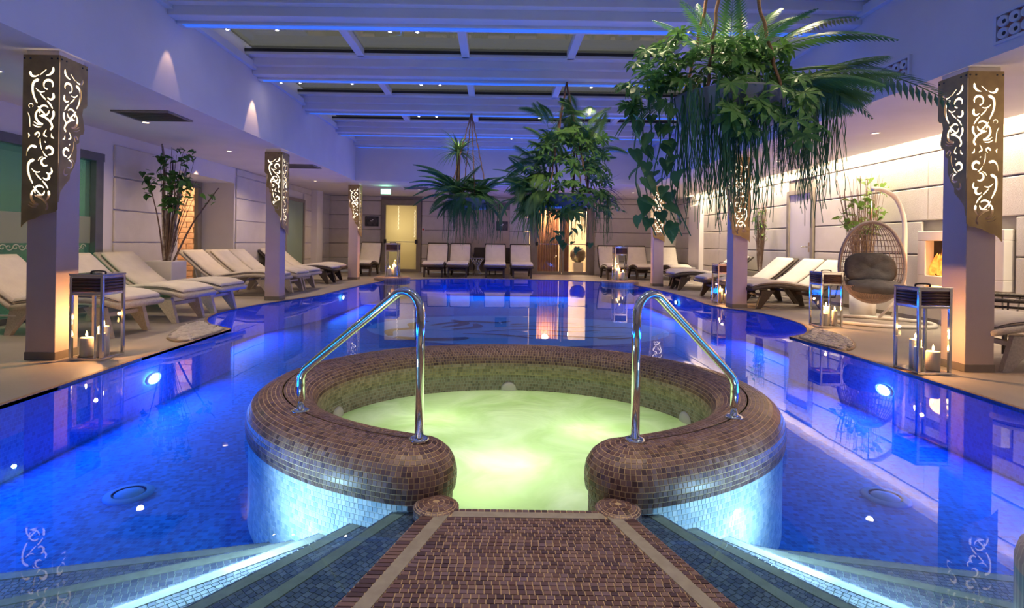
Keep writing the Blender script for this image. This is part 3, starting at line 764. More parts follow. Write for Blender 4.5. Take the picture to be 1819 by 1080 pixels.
# right wall
wr = struct('wall_right', MB().bx(XR, XR + .15, YF, YB, 0, 2.86), M_joint)
panels(wr, 'x', XR, 2.2, YB, ZJ, -1, skip=[(10.1, 11.05, 0, 2.14), (6.2, 7.56, .46, 1.4)])
struct('trim_1', MB().bx(XR - .05, XR, YF, 2.2, 0, ZS), M_plaster)
MB().cbox(XR - .16, XR, 15.5, 16.35, 0, 2.2, .01).build('pilaster', M_plaster, wr)
# back wall with openings: door_1 frosted, double glass door
wb = struct('wall_back', MB().bx(XL - .15, -3.66, YB + .06, YB + .16, 0, ZS).bx(-3.66, -2.56, YB + .06, YB + .16, 2.25, ZS).bx(-2.56, .95, YB + .06, YB + .16, 0, ZS).bx(3.25, XR + .15, YB + .06, YB + .16, 0, ZS).bx(.95, 3.25, YB + .06, YB + .16, 2.4, ZS), M_joint)
panels(wb, 'y', YB + .06, XL, XR, ZJ, -1, skip=[(-3.78, -2.44, 0, 2.38), (1.12, 3.26, 0, 2.38), (-1.34, .46, .0, 2.1)])
MB().bx(-1.34, .46, YB + .03, YB + .06, 0, 2.1).build('niche_panel', mat('niche_beige', (.62, .52, .40), .8, col2=(.58, .48, .36), scale=4), wb)
# left wall: big teal window, plant bay, door niche, far wall
wl = struct('wall_left', MB().bx(XL - .15, XL, YF, 2.6, 0, ZS).bx(XL - .15, XL, 2.6, 7.55, 2.16, ZS).bx(XL - .15, XL, 7.55, 9.35, 0, ZS).bx(XL - .15, XL, 11.35, YB + .1, 0, ZS)
            .bx(XL - .75, XL, 9.35, 11.35, 2.18, ZS).bx(XL - .75, XL - .15, 11.35, 11.5, 0, ZS).bx(XL - .75, XL - .15, 9.2, 9.35, 0, ZS), M_plaster)
panels(wl, 'x', XL, 7.75, 9.3, ZJ[:5] + [2.34], 1)
panels(wl, 'x', XL, 11.4, YB, ZJ, 1, skip=[(14.0, 15.4, 0, 2.15)])
MB().cbox(XL, XL + .22, 16.0, 16.5, 0, ZS, .01).build('pilaster', M_plaster, wl)
MB().bx(XL, XL + .05, YF, 2.55, 0, ZS).build('wall_panel', M_panel, wl)
struct('wall_front', MB().bx(XL, XR, YF - .15, YF, 0, 3.6), M_plaster)
for nm, x0, x1, y0, y1 in (('left', XL, XL + .02, 7.6, 9.3), ('right', XR - .045, XR - .034, 2.2, 10.0)):
    struct('baseboard_' + nm, MB().bx(x0, x1 + .03, y0, y1, 0, .06), M_skirt)

# ---- soffits and fascias
struct('ceiling', MB().bx(XL - .7, FL - .12, YF, YB + .2, ZS, ZS + .12).bx(FR + .12, 5.75, YF, YB + .2, ZS, ZS + .10).bx(5.75, XR, YF, 1.4, ZS, ZS + .1).bx(5.75, XR, 16.4, YB + .2, ZS, ZS + .1).bx(5.66, XR + .15, YF, YB + .2, 2.76, 2.86).bx(5.66, 5.75, YF, YB + .2, ZS + .1, 2.76).bx(FL - .12, FR + .12, FB + .12, YB + .2, ZS, ZS + .12), M_plaster)
struct('trim_2', MB().bx(FL - .12, FL, YF, FB + .12, ZS, 3.75), M_plaster)
struct('trim_3', MB().bx(FR, FR + .12, YF, FB + .12, ZS, 3.75), M_plaster)
struct('trim_4', MB().bx(FL, FR, FB, FB + .12, ZS, 3.75), M_plaster)
struct('trim_5', MB().bx(FL, FR, YF, YF + .12, ZS, 3.75), M_plaster)
struct('trim_6', MB().bx(FL, FL + .06, YF + .12, FB, 3.42, 3.52).bx(FR - .06, FR, YF + .12, FB, 3.42, 3.52), M_beam)

# ---- skylight
M_blueglow = mat('blue_underside_glow', (.1, .3, 1), .5, emit=(.06, .24, 1.0), estr=.36)  # glow stands in for blue light falling on the beam undersides
sky = thing('skylight', 'long glazed skylight with white cross beams over the pool', None, kind='structure')
for i, y in enumerate((-.3, 1.7, 3.7, 5.7, 7.7, 9.7, 11.7, 13.2)):
    b = MB()
    b.cbox(FL, FR, y, y + .16, 3.36, 3.66, .008); b.cbox(FL, FR, y + .16, y + .30, 3.33, 3.46, .008); b.cbox(FL, FR, y - .10, y, 3.46, 3.62, .008); b.cbox(FL, FR, y - .24, y - .10, 3.56, 3.68, .008)
    b.build('beam', M_beam, sky)
    MB().bx(FL + .07, FR - .07, y + .165, y + .245, 3.322, 3.328).build('glow_strip', M_blueglow, sky)
for i, y in enumerate((-.3, 1.7, 3.7, 5.7, 7.7, 9.7, 11.7)):
    y0, y1 = y + .30, y + 1.78 if y < 11 else 13.0
    xs = [FL + .06, -1.9, -.45, 1.0, 2.45, FR - .06]
    for k in range(5):
        MB().bx(xs[k] + .05, xs[k + 1] - .05, y0, y1, 3.64, 3.655).build('pane', M_skyglass, sky)
        if k: MB().cbox(xs[k] - .055, xs[k] + .055, y0 - .05, y1 + .03, 3.56, 3.67, .008).build('glazing_bar', M_beam, sky)
    MB().bx(FL, FR, y1 - .03, y1 - .005, 3.60, 3.64).build('gasket', M_black, sky)
# spot bulbs under the beams
SPOTS = [(-3.0, 5.98), (-2.45, 5.98), (-1.2, 5.98), (-.9, 5.98), (-3.2, 7.98), (-2.92, 7.98), (-2.15, 7.98), (-1.13, 7.98), (-.85, 7.98), (1.38, 7.98),
         (-1.45, 9.98), (-1.12, 9.98), (.78, 9.98), (.32, 11.98), (2.3, 11.98)]
for i, (x, y) in enumerate(SPOTS):
    bm_i = {5.98: 'first', 7.98: 'second', 9.98: 'third', 11.98: 'fourth'}[y]
    row = [s_ for s_ in SPOTS if s_[1] == y]; pos = sorted(row).index((x, y)) + 1
    ordw = ['first', 'second', 'third', 'fourth', 'fifth', 'sixth'][pos - 1]
    t = thing('ceiling_spot', f'{ordw} tiny bright spotlight from the left on the {bm_i} skylight beam', 'spotlight', (x, y, 3.33), group='spotlights under the skylight beams')
    MB().lathe([(.032, 0), (.032, -.012), (.022, -.014)], 14, cap=False).build('bezel', M_steel, t, True)
    MB().lathe([(.021, -.004), (.012, -.014), (.002, -.016)], 12).build('bulb', M_bulb, t, True)

# ================================================================== WINDOWS AND DOORS
# window_1: wide teal glazing in the left wall
w1 = thing('window_1', 'wide dark-framed window to the green-lit room on the left', None, (XL, 0, 0), kind='structure')
mb = MB().bx(-.12, .03, 2.6, 7.55, 2.05, 2.16).bx(-.12, .03, 2.6, 7.55, 0, .07)
mb.build('window_frame', M_darkframe, w1)
for y in (2.66, 5.0, 7.46): MB().bx(-.12, .03, y - .07, y + .07, .07, 2.05).build('mullion', M_darkframe, w1)
for (a, b) in ((2.73, 4.93), (5.07, 7.39)):
    MB().bx(-.06, -.048, a, b, .07, 2.05).build('pane', M_tealglass, w1)
    MB().bx(-.046, -.043, a, b, .92, 1.28).build('frosted_film', M_film, w1)
# ornamental band printed on the panes
for (a, b) in ((2.73, 4.93), (5.07, 7.39)):
    mb = MB(); y = a + .06; k = 0
    while y < b - .06:
        P = [(-.036, y + .05 * math.cos(t) * (1 - t / 9), .87 + .04 * math.sin(t) * (1 - t / 9) * (1 if k % 2 else -1)) for t in [i * .7 for i in range(11)]]
        mb.tube(P, .006, 4); y += .085; k += 1
    o = mb.build('lace_print', M_whitewicker, w1); o['kind'] = 'stuff'
# room behind it
gr = struct('wall_green_room', MB().bx(XL - 2.6, XL - 2.5, 1.5, 9.2, 0, 2.4).bx(XL - 2.5, XL - .15, 1.4, 1.5, 0, 2.4).bx(XL - 2.5, XL - .75, 9.1, 9.2, 0, 2.4).bx(XL - 2.6, XL - .15, 1.4, 9.2, 2.4, 2.5), mat('green_room_paint', (.40, .44, .39), .8, col2=(.36, .40, .35), scale=2))
struct('floor_green_room', MB().bx(XL - 2.6, XL - .15, 1.4, 9.2, -.06, -.01), M_deck)
lamp('green_room_light', 'POINT', (XL - 1.3, 5.6, .22), 34, (.03, 1.0, .55), shadow_soft_size=.03)
lamp('green_room_light', 'POINT', (XL - 1.4, 4.2, 2.3), 42, (.95, .95, .78), shadow_soft_size=.03)
lamp('green_room_light', 'POINT', (XL - 1.4, 7.8, 2.3), 20, (.8, .95, .8), shadow_soft_size=.03)

# door_1: glass door at the back of the left niche, salt-brick room behind
d1 = thing('door_1', 'glass door standing in the left wall niche', None, (XL - .75, 0, 0), kind='structure')
MB().bx(0, .08, 9.35, 9.5, 0, 2.18).bx(0, .08, 11.2, 11.35, 0, 2.18).bx(0, .08, 9.5, 11.2, 2.05, 2.18).build('door_frame', M_frame, d1)
MB().bx(.03, .042, 9.5, 10.28, .02, 2.05).build('pane', M_glass, d1)
MB().bx(.03, .042, 10.42, 11.2, .02, 2.05).build('pane', M_glass, d1)
MB().bx(.02, .06, 10.28, 10.42, 0, 2.05).build('stile', M_frame, d1)
MB().tube([(.07, 9.6, 1.02), (.09, 9.64, 1.02), (.09, 10.3, 1.02), (.07, 10.34, 1.02)], .012).build('push_bar', M_steel, d1)
sr = struct('wall_salt_room', MB().bx(XL - 2.3, XL - 2.2, 9.1, 12.6, 0, 2.3).bx(XL - 2.3, XL - .76, 12.5, 12.6, 0, 2.3).bx(XL - 2.3, XL - .76, 9.2, 9.26, 0, 2.3).bx(XL - 2.3, XL - .76, 9.2, 12.6, 2.3, 2.4).bx(XL - .9, XL - .76, 11.5, 12.6, 0, 2.3), M_interior)
struct('floor_salt_room', MB().bx(XL - 2.3, XL - .75, 9.1, 12.6, -.06, 0), M_deck)
bd = [MB().cbox(-.16, .16, 0, .05, 0, .115, .008).data('brick', M_brickA)]
for r in range(17):
    for k in range(5):
        x = XL - 2.12 + k * .335 + (.16 if r % 2 else 0)
        if x > XL - .95: continue
        link('brick', bd[0], sr, (x, 12.44, r * .125 + .01))
lamp('salt_room_light', 'POINT', (XL - 1.5, 11.4, 2.1), 60, (1.0, .74, .48), shadow_soft_size=.12)

# door_2: tall frosted green pane in the far left wall
d2 = thing('door_2', 'tall frosted green glass door in the far left wall', None, (XL, 0, 0), kind='structure')
MB().bx(0, .07, 14.0, 14.08, 0, 2.15).bx(0, .07, 15.3, 15.4, 0, 2.15).bx(0, .07, 14.08, 15.3, 2.06, 2.15).build('door_frame', M_frame, d2)
MB().bx(.02, .04, 14.08, 15.3, .02, 2.06).build('pane', M_frostgreen, d2)
# door_3: frosted emergency door in the back wall
d3 = thing('door_3', 'frosted emergency door with a panic bar under the exit sign', None, (0, YB, 0), kind='structure')
MB().bx(-3.76, -3.62, -.03, .06, 0, 2.37).bx(-2.60, -2.46, -.03, .06, 0, 2.37).bx(-3.62, -2.60, -.03, .06, 2.2, 2.37).bx(-3.62, -2.60, -.03, .06, 0, .1).build('door_frame', M_frame, d3)
MB().bx(-3.62, -2.60, .0, .03, .1, 2.2).build('pane', M_frost, d3)
MB().tube([(-3.6, -.02, 1.04), (-3.57, -.08, 1.0), (-2.65, -.08, 1.0), (-2.62, -.02, 1.04)], .014).build('panic_bar', M_steel, d3)
for x in (-3.62, -2.60): MB().cbox(x - .04, x + .04, -.11, -.03, .94, 1.08, .01).build('bar_bracket', M_black, d3)
for (x, z0, n_) in ((-3.2, 2.15, 22), (-2.66, 2.05, 26)):
    mb = MB()
    for k in range(n_): mb.sphere((x + .012 * math.sin(k * 1.7), -.012, z0 - k * .035), .007, 6, 4)
    o = mb.build('fairy_lights', mat('fairy_glow', (1, .9, .7), .5, emit=(1, .88, .66), estr=3), d3); o['kind'] = 'stuff'
struct('wall_corridor', MB().bx(-4.1, -2.1, YB + 1.2, YB + 1.3, 0, 2.5).bx(-4.1, -4.0, YB + .16, YB + 1.2, 0, 2.5).bx(-2.2, -2.1, YB + .16, YB + 1.2, 0, 2.5).bx(-4.1, -2.1, YB + .16, YB + 1.3, 2.5, 2.56).bx(-4.1, -2.1, YB + .16, YB + 1.3, -.06, 0), M_interior)
lamp('corridor_light', 'POINT', (-3.1, YB + .8, 1.5), 26, (1.0, .86, .56), shadow_soft_size=.2)
# door_4: double glass door in the back wall
d4 = thing('door_4', 'double glass door to the warmly lit room with orange curtains', None, (0, YB, 0), kind='structure')
MB().bx(1.14, 1.32, -.04, .06, 0, 2.38).bx(3.06, 3.24, -.04, .06, 0, 2.38).bx(1.32, 3.06, -.04, .06, 2.2, 2.38).build('door_frame', M_frame, d4)
for (a, b, hx) in ((1.32, 2.18, 2.08), (2.20, 3.06, 2.30)):
    lf = MB().bx(a, a + .07, -.02, .03, 0, 2.2).bx(b - .07, b, -.02, .03, 0, 2.2).bx(a + .07, b - .07, -.02, .03, 0, .1).bx(a + .07, b - .07, -.02, .03, 2.1, 2.2).build('door_leaf', M_frame, d4)
    MB().bx(a + .07, b - .07, .0, .012, .1, 2.1).build('pane', M_glass, lf)
    MB().tube([(a + .05, -.03, 1.02), (a + .08, -.08, 1.0), (b - .08, -.08, 1.0), (b - .05, -.03, 1.02)], .013).build('panic_bar', M_steel, lf)
    for x in (a + .05, b - .05): MB().cbox(x - .035, x + .035, -.1, -.02, .95, 1.07, .01).build('bar_bracket', M_black, lf)
# room behind the glass door
struct('wall_lounge', MB().bx(.3, 4.2, YB + 2.9, YB + 3.0, 0, 2.5).bx(.25, .35, YB + .16, YB + 2.9, 0, 2.5).bx(4.1, 4.2, YB + .16, YB + 2.9, 0, 2.5), M_interior)
struct('floor_lounge', MB().bx(.3, 4.2, YB + .0, YB + 3, -.06, 0), M_deck)
struct('ceiling_lounge', MB().bx(.3, 4.2, YB + .16, YB + 3, 2.5, 2.56), M_plaster)
def curtain(x0, x1, y, z1, label):
    V = []; F = []; k = 60
    for i in range(k + 1):
        x = x0 + (x1 - x0) * i / k; yy = y + .035 * math.sin(i * 1.15)
        V += [(x, yy, .03), (x, yy, z1), (x, yy + .012, z1), (x, yy + .012, .03)]
    for i in range(k):
        for q in range(4): F.append((4 * i + q, 4 * i + 4 + q, 4 * i + 4 + (q + 1) % 4, 4 * i + (q + 1) % 4))
    tag(link('curtain', mesh_data('curtain', V, F, M_curtain, True)), label, 'curtain', 'orange curtains behind the glass door')
curtain(1.2, 2.15, YB + .55, 2.3, 'pleated orange curtain behind the left leaf of the double glass door')
curtain(2.22, 2.5, YB + .6, 2.3, 'gathered orange curtain behind the right leaf of the double glass door')
lamp('lounge_light', 'POINT', (2.5, YB + 1.6, 2.2), 210, (1.0, .70, .42), shadow_soft_size=.15)
lamp('lounge_light', 'POINT', (1.7, YB + .3, 2.1), 30, (1.0, .6, .36), shadow_soft_size=.1)
# white side table with a dark bowl lamp behind the right leaf
t = thing('bowl_lamp', 'dark round bowl on a white pedestal behind the right glass leaf', 'bowl', (2.86, YB + .9, 0))
MB().cbox(-.17, .17, -.17, .17, 0, .38, .02).build('pedestal', M_whitemetal, t)
MB().lathe([(.08, .38), (.2, .44), (.27, .58), (.26, .74), (.2, .82), (.18, .8), (.23, .72), (.24, .58), (.18, .46)], 24, cap=False).build('bowl', M_darkwicker, t, True)
# door_5: pale door in the right wall
d5 = thing('door_5', 'pale flush door with a lever handle in the right wall', None, (XR, 0, 0), kind='structure')
MB().bx(-.07, 0, 10.12, 10.2, 0, 2.13).bx(-.07, 0, 10.95, 11.03, 0, 2.13).bx(-.07, 0, 10.2, 10.95, 2.05, 2.13).build('door_frame', M_frame, d5)
MB().cbox(-.04, 0, 10.2, 10.95, .01, 2.05, .004).build('door_leaf', M_plaster, d5)
mb = MB().tube([(-.04, 10.27, 1.02), (-.1, 10.27, 1.02), (-.1, 10.42, 1.02)], .011); mb.cbox(-.05, -.038, 10.245, 10.295, .92, 1.1, .004); mb.build('door_handle', M_steel, d5)

# ================================================================== CEILING AND WALL FITTINGS
# LED profile along the top of the right wall
tag(MB().tube([(5.78, 1.6, 2.70), (5.78, 16.2, 2.70)], .014, 8).build('glow_strip', mat('led_warm', (1, .9, .75), .5, emit=(1.0, .84, .62), estr=16)), 'warm white light strip hidden in the ceiling slot along the right wall', 'light strip')
OW = ['first', 'second', 'third', 'fourth', 'fifth']
for (x, y, wh, q) in [(x, y, 'left soffit', OW[i] + ' from the camera') for i, (x, y) in enumerate(DOWN_L)] + [(x, y, 'right soffit', OW[i] + ' from the camera') for i, (x, y) in enumerate(DOWN_R)] + [(x, y, 'rear soffit', OW[i] + ' from the left') for i, (x, y) in enumerate(DOWN_B)]:
    o = thing('downlight', f'small round recessed lamp in the {wh}, {q}', 'downlight', (x, y, ZS), group='recessed lamps in the ' + wh)
    MB().lathe([(.055, 0), (.055, -.006), (.042, -.008)], 18, cap=False).build('bezel', M_whitemetal, o, True)
    MB().lathe([(.042, -.002), (.02, -.004), (.002, -.004)], 16).build('lens', M_downlens, o, True)
def grille(x, y, sx, sy, label):
    t = thing('ceiling_vent', label, 'vent', (x, y, ZS), group='square ceiling vents')
    MB().bx(-sx, sx, -sy, -sy + .03, -.02, 0).bx(-sx, sx, sy - .03, sy, -.02, 0).bx(-sx, -sx + .03, -sy + .03, sy - .03, -.02, 0).bx(sx - .03, sx, -sy + .03, sy - .03, -.02, 0).build('frame', M_grille, t)
    n_ = 11; sd = None
    for k in range(n_):
        yy = -sy + .04 + (2 * sy - .08) * (k + .5) / n_
        if sd is None: sd = MB().box((0, 0, 0), (2 * sx - .06, .018, .004), Matrix.Rotation(.5, 3, 'X')).data('slat', M_grille)
        link('slat', sd, t, (0, yy, -.012))
    MB().bx(-sx + .03, sx - .03, -sy + .03, sy - .03, -.003, 0).build('backing', M_black, t)
grille(-4.2, 6.6, .34, .26, 'dark louvred air vent in the left soffit near the front column')
grille(-3.95, 10.9, .34, .26, 'dark louvred air vent in the left soffit behind the second column')
grille(-2.2, 15.0, .34, .22, 'dark louvred air vent in the rear soffit beside the exit sign')
# ornamental ceramic air grilles on the right fascia
names = ['nearest', 'second', 'third', 'fourth', 'farthest']
for i, (y0, y1) in enumerate(((2.98, 4.16), (5.0, 6.16), (7.3, 8.4), (9.6, 10.7), (11.9, 13.0))):
    t = thing('fascia_grille', f'white ornamental grille of round cells on the right fascia, {names[i]} of the row', 'grille', (FR, (y0 + y1) / 2, 2.69), group='ornamental grilles on the right fascia')
    L2 = (y1 - y0) / 2; H = .115
    MB().bx(-.025, 0, -L2, L2, -H, -H + .02).bx(-.025, 0, -L2, L2, H - .02, H).bx(-.025, 0, -L2, -L2 + .025, -H + .02, H - .02).bx(-.025, 0, L2 - .025, L2, -H + .02, H - .02).build('frame', M_vent, t)
    MB().bx(-.006, 0, -L2 + .025, L2 - .025, -H + .02, H - .02).build('backing', M_terracotta, t)
    n_ = int((2 * L2 - .06) / .092)
    cm = MB()
    pr = [(.044, .0), (.042, .02), (.034, .022), (.016, .006)]
    cm.lathe(pr, 18, cap=False); cell = cm.data('cell', M_vent, True); hole = MB().lathe([(.016, .007), (.002, .0072)], 12).data('hole', M_black, False)
    for k in range(n_):
        for r in (-1, 1):
            mt = Matrix.Translation((-.006, -L2 + .03 + (2 * L2 - .06) * (k + .5) / n_, r * .046)) @ Matrix.Rotation(-PI / 2, 4, 'Y')
            c = link('cell', cell, t, mtx=mt); link('hole', hole, c)
    if i > 2:
        pass
# exit sign
t = thing('exit_sign', 'green lit exit sign hanging above the frosted emergency door', 'sign', (-2.98, 14.6, 2.28))
MB().cbox(-.13, .13, -.02, .02, 0, .14, .005).build('housing', M_exit, t)
MB().bx(-.115, -.045, -.024, -.02, .02, .12).build('white_panel', M_exitw, t); MB().bx(.045, .115, -.024, -.02, .02, .12).build('white_panel', M_exitw, t)
mb = MB().bx(-.018, .018, -.024, -.02, .02, .1); mb.sphere((.004, -.022, .112), .012, 8, 6); mb.build('running_figure', M_exitw, t)
MB().tube([(-.08, 0, .14), (-.08, 0, .22)], .006).tube([(.08, 0, .14), (.08, 0, .22)], .006).build('hanger', M_steel, t)
lamp('exit_sign_light', 'POINT', (-2.98, 14.5, 2.36), 1.2, (.4, 1, .6), shadow_soft_size=.06)
# pictures, alarm box
def picture(x0, x1, z0, z1, label):
    t = thing('picture', label, 'picture', ((x0 + x1) / 2, YB + .022, (z0 + z1) / 2), group='dark framed pictures on the back wall')
    a, b = (x1 - x0) / 2, (z1 - z0) / 2
    MB().bx(-a, a, -.03, 0, -b, -b + .025).bx(-a, a, -.03, 0, b - .025, b).bx(-a, -a + .025, -.03, 0, -b + .025, b - .025).bx(a - .025, a, -.03, 0, -b + .025, b - .025).build('frame', M_black, t)
    MB().bx(-a + .025, a - .025, -.018, 0, -b + .025, b - .025).build('print', M_picture, t)
    MB().bx(-.06, .02, -.02, -.017, 0, .03).bx(.0, .05, -.02, -.017, .04, .07).build('pale_motif', M_whitemetal, t)
picture(-4.3, -3.86, 1.5, 1.82, 'dark square picture on the back wall beside the frosted door')
picture(.02, .40, 1.42, 1.72, 'dark picture hanging in the beige niche behind the plants')
t = thing('alarm_box', 'small red alarm button beside the frosted door', 'alarm', (-2.38, YB + .03, 1.42)); MB().cbox(-.05, .05, -.04, 0, -.07, .07, .01).build('box', M_whitemetal, t); MB().bx(-.03, .03, -.045, -.04, -.03, .03).build('button', M_pinkbox, t)

# fireplace in the right wall
t = thing('fireplace', 'white-framed rectangular wall fireplace with orange flames', 'fireplace', (XR, 6.88, 0))
z0, z1, a = .52, 1.25, .64
MB().cbox(-.13, 0, -a, a, z0, z0 + .13, .008).cbox(-.13, 0, -a, a, z1 - .13, z1, .008).cbox(-.13, 0, -a, -a + .14, z0 + .13, z1 - .13, .008).cbox(-.13, 0, a - .14, a, z0 + .13, z1 - .13, .008).build('surround', M_whitemetal, t)
MB().bx(-.012, -.004, -a + .14, a - .14, z0 + .13, z1 - .13).build('firebox', M_hearth, t)
random.seed(3)
for k in range(11):
    y = -.42 + k * .084 + random.uniform(-.02, .02); hgt = random.uniform(.26, .44); r0 = random.uniform(.07, .10)
    P = [(-.05, y, z0 + .14), (-.05, y + random.uniform(-.02, .02), z0 + .14 + hgt * .3), (-.05, y + random.uniform(-.03, .03), z0 + .14 + hgt * .65), (-.05, y + random.uniform(-.05, .05), z0 + .14 + hgt)]
    mb = MB().tube(smooth_curve(P, 4), [r0 * f for f in (.8, .95, 1, 1, .95, .85, .75, .62, .5, .38, .26, .14, .03)], 8); mb.V = [Vector((-.05 + (v.x + .05) * .45, v.y, v.z)) for v in mb.V]
    mb.build('flame', M_fire, t, True)
for k in range(6): MB().tube([(-.07, -.45 + k * .16, z0 + .15), (-.04, -.32 + k * .16, z0 + .155 + .02 * (k % 2))], .025, 8).build('log', M_hearth, t)
lamp('fire_light', 'POINT', (XR - .28, 6.9, .95), 7, (1, .4, .1), shadow_soft_size=.12)

# ================================================================== COLUMNS WITH CUT BRASS SCREENS
def arc(cx, cy, r, a0, a1, n_=9, w_=10): return ([(cx + r * math.cos(math.radians(a0 + (a1 - a0) * k / (n_ - 1))), cy + r * math.sin(math.radians(a0 + (a1 - a0) * k / (n_ - 1)))) for k in range(n_)], [w_ * (.45 + .55 * math.sin(PI * (k + .6) / n_)) for k in range(n_)])
STROKES = [([(110, 170), (118, 188), (140, 192), (160, 182)], [15, 13, 8, 3]), ([(166, 183), (184, 168), (200, 154)], [5, 6, 5]), ([(240, 142), (238, 162), (222, 180), (200, 186)], [10, 16, 11, 4]),
    arc(212, 238, 26, 160, 385, 12, 13), ([(205, 264), (192, 257), (184, 246)], [9, 6, 3]),
    ([(152, 212), (130, 225), (122, 260), (130, 305), (147, 342)], [17, 15, 13, 11, 7]), ([(141, 258), (155, 274), (172, 281), (191, 277)], [3, 7, 7, 4]), ([(238, 290), (240, 310), (225, 322), (206, 312)], [12, 16, 11, 4]),
    ([(165, 288), (180, 306), (196, 322)], [5, 8, 6]), ([(204, 330), (220, 348), (234, 372)], [6, 10, 6]), arc(186, 384, 28, 150, 325, 9, 11), arc(186, 384, 28, 5, 120, 7, 11), ([(152, 362), (170, 384), (192, 406)], [6, 9, 7]),
    arc(186, 414, 47, 100, 235, 10, 13), ([(238, 390), (238, 415), (224, 438)], [15, 14, 10]), ([(160, 412), (195, 425), (222, 450), (231, 476), (222, 490)], [6, 10, 12, 12, 12]),
    ([(128, 448), (150, 462), (178, 466)], [4, 8, 4]), ([(122, 464), (145, 476), (170, 477)], [4, 7, 3]), ([(92, 392), (103, 420), (106, 476)], [3, 6, 4]), arc(112, 358, 12, 120, 400, 9, 5),
    ([(197, 492), (188, 506), (184, 522), (200, 532)], [4, 7, 10, 5]), ([(135, 520), (148, 508), (160, 518), (150, 536)], [12, 10, 8, 4]), ([(226, 514), (228, 532), (240, 540)], [4, 10, 5]), ([(95, 512), (101, 524), (97, 538)], [3, 9, 3]),
    ([(189, 560), (193, 564)], [7, 7]), ([(163, 540), (163, 570), (171, 604)], [3, 7, 4]), ([(86, 640), (92, 608), (112, 584), (136, 590)], [3, 7, 12, 15]),
    ([(196, 596), (214, 588), (232, 604), (228, 628), (206, 634)], [13, 16, 15, 12, 4]), ([(176, 612), (188, 634), (202, 644)], [3, 8, 4]), ([(150, 668), (160, 652), (176, 644)], [3, 7, 3]), arc(190, 674, 22, 60, 275, 9, 12), ([(222, 708), (226, 730), (212, 742), (196, 734)], [7, 12, 12, 5])]
low_copy = [([(x - 30, y + 452) for x, y in P], W) for P, W in STROKES[5:18]]
STROKES += low_copy
OUT_A = [(0, 0), (204, 0), (204, 975), (189, 955), (164, 935), (129, 925), (94, 905), (54, 895), (14, 885), (0, 870)]      # u measured from the corner
OUT_B = [(0, 0), (204, 0), (204, 235), (195, 252), (172, 262), (165, 300), (176, 340), (184, 385), (176, 412), (152, 422), (144, 440), (146, 468), (124, 482), (128, 520), (126, 570), (106, 622), (80, 660), (78, 690), (42, 730), (12, 770), (0, 830)]
def pip(p, poly):
    x, y = p; c = False; j = len(poly) - 1
    for i in range(len(poly)):
        xi, yi = poly[i]; xj, yj = poly[j]
        if (yi > y) != (yj > y) and x < (xj - xi) * (y - yi) / (yj - yi) + xi: c = not c
        j = i
    return c
def stroke_poly(P, W):
    pts = smooth_curve([(p[0], p[1], 0) for p in P], 3); m = len(pts)
    ws = [W[min(int(i / 3), len(W) - 1)] * (1 - (i / 3) % 1) + W[min(int(i / 3) + 1, len(W) - 1)] * ((i / 3) % 1) for i in range(m)]
    L_ = []; R_ = []
    for i in range(m):
        a = pts[max(i - 1, 0)]; b = pts[min(i + 1, m - 1)]; t = (b - a).normalized(); nr = Vector((-t.y, t.x, 0)); h = ws[i] * .53
        L_.append(pts[i] + nr * h); R_.append(pts[i] - nr * h)
    t0 = (pts[0] - pts[1]).normalized() * ws[0] * .55; t1 = (pts[-1] - pts[-2]).normalized() * ws[-1] * .55
    return [(p.x, p.y) for p in [pts[0] + t0] + L_ + [pts[-1] + t1] + R_[::-1]]
K = .00142
def screen(outline, nm):
    polys = []
    for P, W in STROKES:
        sp = stroke_poly(P, W)
        sp = [(204 - (x - (73 - .024 * (y - 70))), y - 70) for x, y in sp]
        if all(pip(p, outline) and p[0] > 6 for p in sp): polys.append(sp)
    verts = [Vector(p) for p in outline]; edges = [(i, (i + 1) % len(outline)) for i in range(len(outline))]
    for sp in polys:
        b = len(verts); verts += [Vector(p) for p in sp]; edges += [(b + i, b + (i + 1) % len(sp)) for i in range(len(sp))]
    vo, eo, fo, *_ = delaunay_2d_cdt(verts, edges, [], 0, 1e-4)
    keep = []
    for f in fo:
        c = sum((vo[i] for i in f), Vector((0, 0))) / len(f)
        if pip(c, outline) and not any(pip(c, sp) for sp in polys): keep.append(f)
    n_ = len(vo); th = .004
    V = [(v.x * K, 0, -v.y * K) for v in vo] + [(v.x * K, th, -v.y * K) for v in vo]
    F = []; cnt = {}
    for f in keep:
        F.append(tuple(f)); F.append(tuple(i + n_ for i in reversed(f)))
        for i in range(len(f)):
            e = (f[i], f[(i + 1) % len(f)]); cnt[e] = 1
    for (a, b) in cnt:
        if (b, a) not in cnt: F.append((b, a, a + n_, b + n_))
    return mesh_data(nm, V, F, M_brass)
SCR_A = screen(OUT_A, 'brass_screen'); SCR_B = screen(OUT_B, 'brass_screen')
LEDA = MB().bx(.045, .275, .036, .040, -1.12, -.04).data('led_glow_sheet', M_led)
LEDB = MB().bx(.045, .17, .036, .040, -.86, -.04).bx(.17, .25, .036, .040, -.5, -.04).data('led_glow_sheet', M_led)
BOLT = MB().lathe([(.007, 0), (.007, .004), (.002, .005)], 10).data('bolt', M_black)
WC = .24
COLS = [(-3.55, 4.37, -1, 'A', 'left row, nearest the camera, a lantern at its foot'), (-3.57, 8.95, -1, 'B', 'left row, second from the front'), (-3.57, 14.0, -1, 'B', 'left row, farthest back'),
        (3.86, 4.43, 1, 'A', 'right row, nearest the camera, fireplace behind it'), (3.88, 8.82, 1, 'A', 'right row, second from the front'), (3.9, 13.3, 1, 'A', 'right row, farthest back')]
